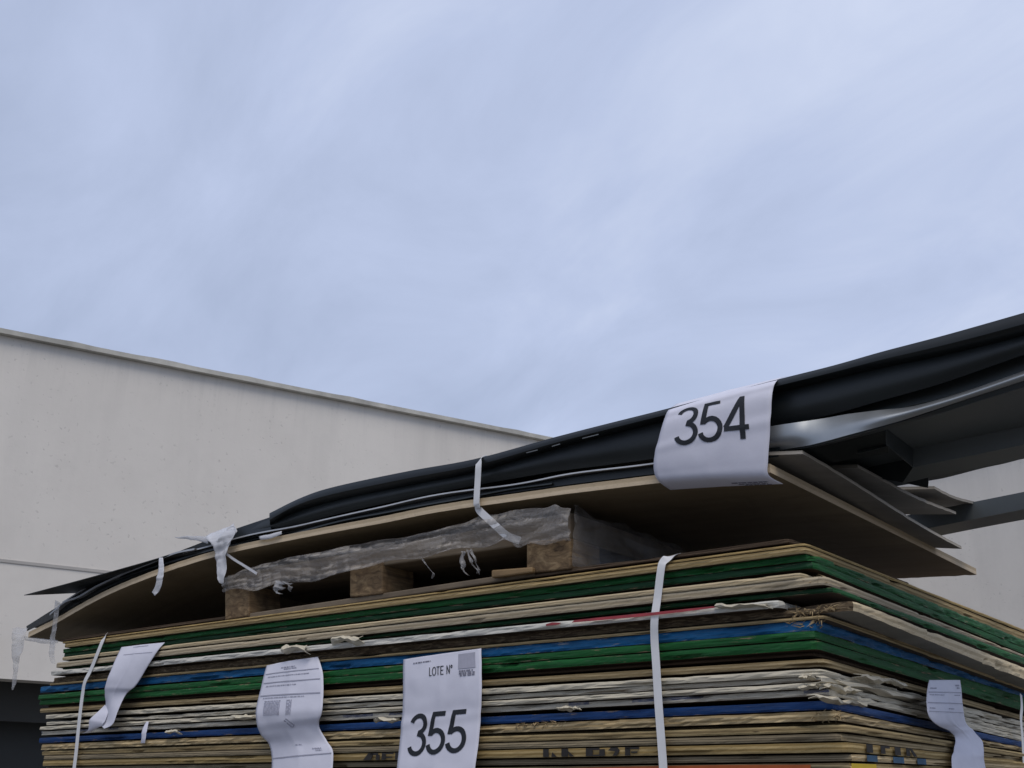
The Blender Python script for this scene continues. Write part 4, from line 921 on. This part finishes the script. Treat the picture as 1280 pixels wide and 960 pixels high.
# document left of it
s = Sheet([(ov(333, 832, -0.006), ov(397, 821, -0.006)), (ov(328, 850, -0.02), ov(404, 843, -0.016)), (ov(321, 880, -0.032), ov(404, 876, -0.028)), (ov(320, 897, -0.036), ov(402, 893, -0.03)), (ov(326, 918, -0.026), ov(399, 908, -0.018)), (ov(336, 930, -0.014), ov(408, 926, -0.012)), (ov(340, 948, -0.016), ov(416, 941, -0.018)), (ov(338, 985, -0.026), ov(414, 978, -0.026))], 0.002, 11, 0.006)
s.mesh('paper_sheet', 'white form with printed columns hanging left of the 355 sheet')
smallprint(s, [(0.04, 0.96, 0.10, 0.005, False), (0.04, 0.96, 0.165, 0.005, False), (0.04, 0.96, 0.235, 0.006, False), (0.35, 0.6, 0.062, 0.008, True), (0.4, 0.62, 0.076, 0.008, True), (0.1, 0.8, 0.125, 0.005, True), (0.1, 0.6, 0.185, 0.005, True), (0.1, 0.75, 0.25, 0.005, True)], 'ink_pale', seed=5)
smallprint(s, [(0.14, 0.40, 0.27 + 0.0125 * k, 0.006, True) for k in range(12)] + [(0.5, 0.57, 0.27 + 0.0125 * k, 0.006, True) for k in range(12)], 'ink_pale', seed=6)
s.polys([[(0.5, 0.46), (0.52, 0.455), (0.64, 0.52), (0.62, 0.525)], [(0.62, 0.52), (0.64, 0.52), (0.62, 0.545), (0.6, 0.545)], [(0.48, 0.475), (0.5, 0.47), (0.6, 0.54), (0.58, 0.545)]], 'ink_pale', 'stamp', True)
smallprint(s, [(0.72, 0.86, 0.80, 0.012, True), (0.76, 0.85, 0.82, 0.012, True), (0.02, 0.98, 0.855, 0.006, False), (0.5, 0.6, 0.74, 0.012, True)], 'ink_pale', 'printed_marks', seed=7)
# folded paper at the left
s = Sheet([(ov(152, 809, -0.004), ov(206, 803, -0.004)), (ov(146, 820, -0.02), ov(196, 815, -0.015)), (ov(139, 836, -0.034), ov(182, 838, -0.018)), (ov(133, 852, -0.038), ov(169, 858, -0.02)), (ov(131, 868, -0.03), ov(158, 868, -0.02)), (ov(132, 879, -0.02), ov(148, 888, -0.03)), (ov(130, 895, -0.012), ov(141, 905, -0.036)), (ov(127, 903, -0.01), ov(130, 911, -0.036))], 0.0015, 15, 0.004)
s.mesh('paper_sheet', 'crooked white paper flapping beside the left strap')
smallprint(s, [(0.2, 0.9, 0.14, 0.004, False), (0.35, 0.7, 0.04, 0.012, True)], 'ink_pale', seed=8)
crl = Sheet([(ov(131, 881, -0.014), ov(136, 884, -0.02)), (ov(121, 891, -0.03), ov(134, 893, -0.03)), (ov(112, 900, -0.036), ov(129, 905, -0.034)), (ov(110, 912, -0.03), ov(122, 910, -0.03)), (ov(103, 917, -0.02), ov(112, 916, -0.02))], 0.001, 4, 0.002)
vs_ = [crl.at(i / 7, j / 19) for j in range(20) for i in range(8)]; me = from_pydata('curled_end', vs_, [(j * 8 + i, j * 8 + i + 1, j * 8 + i + 9, j * 8 + i + 8) for j in range(19) for i in range(7)])
link('curled_end', me, MT['paper'], s.o, True)
# form on the right side of the pile
ou = lambda x, y, d: on_u(x, y, -0.026 - d)
s = Sheet([(ou(1161.5, 850, 0.0), ou(1200, 850, 0.0)), (ou(1159, 868, 0.01), ou(1203, 869, 0.006)), (ou(1158, 888, 0.02), ou(1205, 890, 0.008)), (ou(1165, 902, 0.02), ou(1208, 904, 0.004)), (ou(1184, 913, 0.006), ou(1216, 914, 0.0)), (ou(1193, 922, 0.0), ou(1227, 927, 0.008)), (ou(1192, 938, 0.006), ou(1230, 943, 0.02)), (ou(1189, 950, 0.012), ou(1231, 954, 0.02)), (ou(1192, 985, 0.02), ou(1240, 990, 0.024))], 0.002, 21, 0.003, nrm=U)
s.mesh('paper_sheet', 'white ruled form twisting down the right side of the pile')
smallprint(s, [(0.03, 0.97, 0.105, 0.005, False), (0.03, 0.97, 0.185, 0.005, False), (0.03, 0.97, 0.255, 0.005, False), (0.06, 0.2, 0.075, 0.008, True), (0.78, 0.92, 0.05, 0.012, True), (0.82, 0.92, 0.07, 0.01, True), (0.06, 0.4, 0.125, 0.006, True), (0.7, 0.9, 0.125, 0.006, True), (0.06, 0.2, 0.225, 0.008, True), (0.5, 0.66, 0.225, 0.008, True)], 'ink_pale', seed=9)
# small scrap
s = Sheet([(ov(183, 902, -0.004), ov(186, 902, -0.004)), (ov(178, 912, -0.014), ov(184, 912, -0.012)), (ov(177, 922, -0.014), ov(182, 923, -0.014)), (ov(176, 929, -0.01), ov(181, 929, -0.012))], 0.001, 2)
s.mesh('paper_scrap', 'tiny white scrap stuck in the front of the pile by the dark blue edge', 6, 16)

# ------------------------------------------------------------------ stretch film round the pallet deck, scraps and knots of plastic
ftop = [(280, 722, 0.012), (330, 705, 0.0), (400, 690, -0.004), (480, 676, -0.004), (560, 660, -0.004), (620, 642, -0.006), (680, 634, -0.006), (714, 636, -0.006)]
fbot = [(280, 741, 0.008), (330, 734, 0.0), (400, 724, -0.004), (480, 705, -0.004), (560, 690, -0.004), (620, 681, -0.006), (660, 680, -0.006), (714, 678, -0.006)]
def film_front(s_, t):
    x = s_ * 1.0; n_ = 80; i = min(n_ - 1, int(x * (n_ - 1)))
    return on_v(*FT[i]).lerp(on_v(*FB[i]), t * (1 + 0.22 * noise.noise(Vector((i * 0.16, 4, 1)))) - (1 - t) * 0.12 * noise.noise(Vector((i * 0.2, 9, 1))))
FT, FB = catmull(ftop, 80), catmull(fbot, 80)
def film_wrap(s_, t):
    P = film_front(s_, t)
    f = abs(noise.noise(Vector((s_ * 6 + t * 1.5, t * 2.6, 2)))) * 1.6 + 0.35 * abs(noise.noise(Vector((s_ * 14 - t * 3, t * 6 + s_ * 5, 5))))
    return P - V * (0.010 * f)
o = crumple('stretch_film', film_wrap, 200, 30, 0.0004, 40, 'film', None, 3, thick=0.0004)
tag(o, 'crumpled clear stretch film wrapped along the front of the pallet deck', 'plastic film')
pc1, pc2 = on_v(715, 636, 0.0), on_v(715, 680, 0.0); pc3 = on_v(715, 708, 0.0)
crumple('side_wrap', lambda a, t: pc1.lerp(pc3, t) + V * (0.78 * a) + Vector((0, 0, -0.006 * a)) - U * 0.004, 40, 14, 0.012, 18, 'film_side', o, 6, thick=0.0004)
def strand(px, py, dx, h, w_, sd_):
    rs = []
    for k in range(7):
        t = k / 6; x = px + dx * t + 3 * math.sin(t * 5 + sd_); y = py + h * t; ww = w_ * (1 - 0.6 * t) * (0.7 + 0.3 * math.sin(k * 2.1 + sd_))
        rs.append((on_v(x, y, -0.006 - 0.006 * math.sin(t * 3)), on_v(x + ww, y + 1, -0.002)))
    q = Sheet(rs, 0.0, sd_)
    return crumple('loose_end', lambda a, t: q.at(a, t), 9, 24, 0.005, 50, 'film_thin', o, sd_, thick=0.0004)
for a_ in ((340, 726, 6, 16, 22, 1), (352, 726, 10, 12, 12, 6), (573, 688, 8, 32, 9, 2), (583, 688, 12, 28, 8, 3), (592, 687, 3, 30, 5, 4), (528, 697, 12, 26, 4, 5)): strand(*a_)
def shred(name, rows, label, mat='film_white', wob=0.004, seed=1, nu=8, nv=26, cat='plastic scrap', parent=None, freq=30):
    s = Sheet([(ov(*a), ov(*b)) for a, b in rows], 0.0, seed)
    o = crumple(name, lambda a, t: s.at(a, t), nu, nv, wob, freq, mat, parent, seed, thick=0.0005)
    if label: tag(o, label, cat, 'plastic scraps on the heap')
    return o
kn = shred('plastic_knot', [((262, 668, 0.0), (293, 657, 0.0)), ((258, 675, -0.03), (294, 664, -0.03)), ((266, 682, -0.035), (288, 676, -0.035)), ((269, 694, -0.032), (284, 692, -0.032)), ((271, 708, -0.03), (282, 708, -0.03)), ((273, 720, -0.03), (281, 717, -0.03)), ((275, 729, -0.03), (279, 729, -0.03))], 'white knotted plastic tape on the black sheets with a hanging end', wob=0.008, seed=4, nu=12, nv=34)
shred('tape_end', [((218, 671.5, 0.02), (220, 672.5, 0.02)), ((232, 670, 0.01), (234, 674, 0.01)), ((248, 670, -0.005), (248, 676, -0.005)), ((262, 671, -0.02), (260, 680, -0.02))], None, parent=kn, wob=0.002, nu=5, nv=14)
ribbon('tape_loop', [(283, 662, -0.03), (291, 658, -0.026), (294, 662, -0.03), (291, 671, -0.034), (284, 680, -0.036)], 0.004, 'film_white', parent=kn, n=24)
ribbon('tie_cord', [(281, 691, -0.03), (292, 699, -0.02), (305, 707, -0.012), (321, 717, -0.008)], 0.006, 'film_white', parent=kn, n=20)
shred('plastic_scrap', [((200, 697, -0.02), (204.5, 697, -0.02)), ((198, 711, -0.03), (204, 712, -0.03)), ((196, 722, -0.032), (203, 725, -0.032)), ((194, 733, -0.03), (200, 736, -0.03)), ((190, 741, -0.03), (194, 745, -0.03))], 'small twisted white strip hanging from the beige board right of the left tip', seed=8, wob=0.003)
shred('plastic_scrap', [((69, 750, -0.02), (76, 754, -0.02)), ((68, 760, -0.03), (74, 764, -0.03)), ((65, 785, -0.03), (71, 785, -0.03)), ((63, 805, -0.03), (69, 806, -0.03)), ((62, 822, -0.03), (68, 824, -0.03)), ((64, 830, -0.03), (70, 829, -0.03))], 'long narrow clear strip hanging over the left tip of the board', 'film_thin', seed=9, wob=0.003)
sc = shred('plastic_scrap', [((16, 785, 0.0), (34, 784, 0.0)), ((14, 797, -0.01), (32, 797, -0.01)), ((15, 812, -0.012), (29, 812, -0.012)), ((16, 828, -0.012), (24, 830, -0.012)), ((16, 844, -0.01), (21, 846, -0.01)), ((15, 861, -0.008), (17, 863, -0.008))], 'torn icicle shaped clear film dangling off the left end of the pile', 'film_thin', seed=12, wob=0.005)
shred('side_strip', [((30, 794, -0.004), (31, 800, -0.004)), ((45, 797, -0.004), (45, 803, -0.004)), ((60, 799, -0.004), (60, 805, -0.004)), ((72, 800, -0.004), (72, 804, -0.004))], None, 'film_thin', parent=sc, seed=13, nu=5, nv=14, wob=0.002)
# light foil bits among the sheets
shred('foil_scrap', [((324, 671, -0.014), (326, 675, -0.014)), ((338, 667, -0.018), (338, 673, -0.018)), ((352, 664, -0.016), (352, 668, -0.016))], 'small white foil bit tucked under the black sheets right of the knot', seed=14, nu=5, nv=12, wob=0.002)
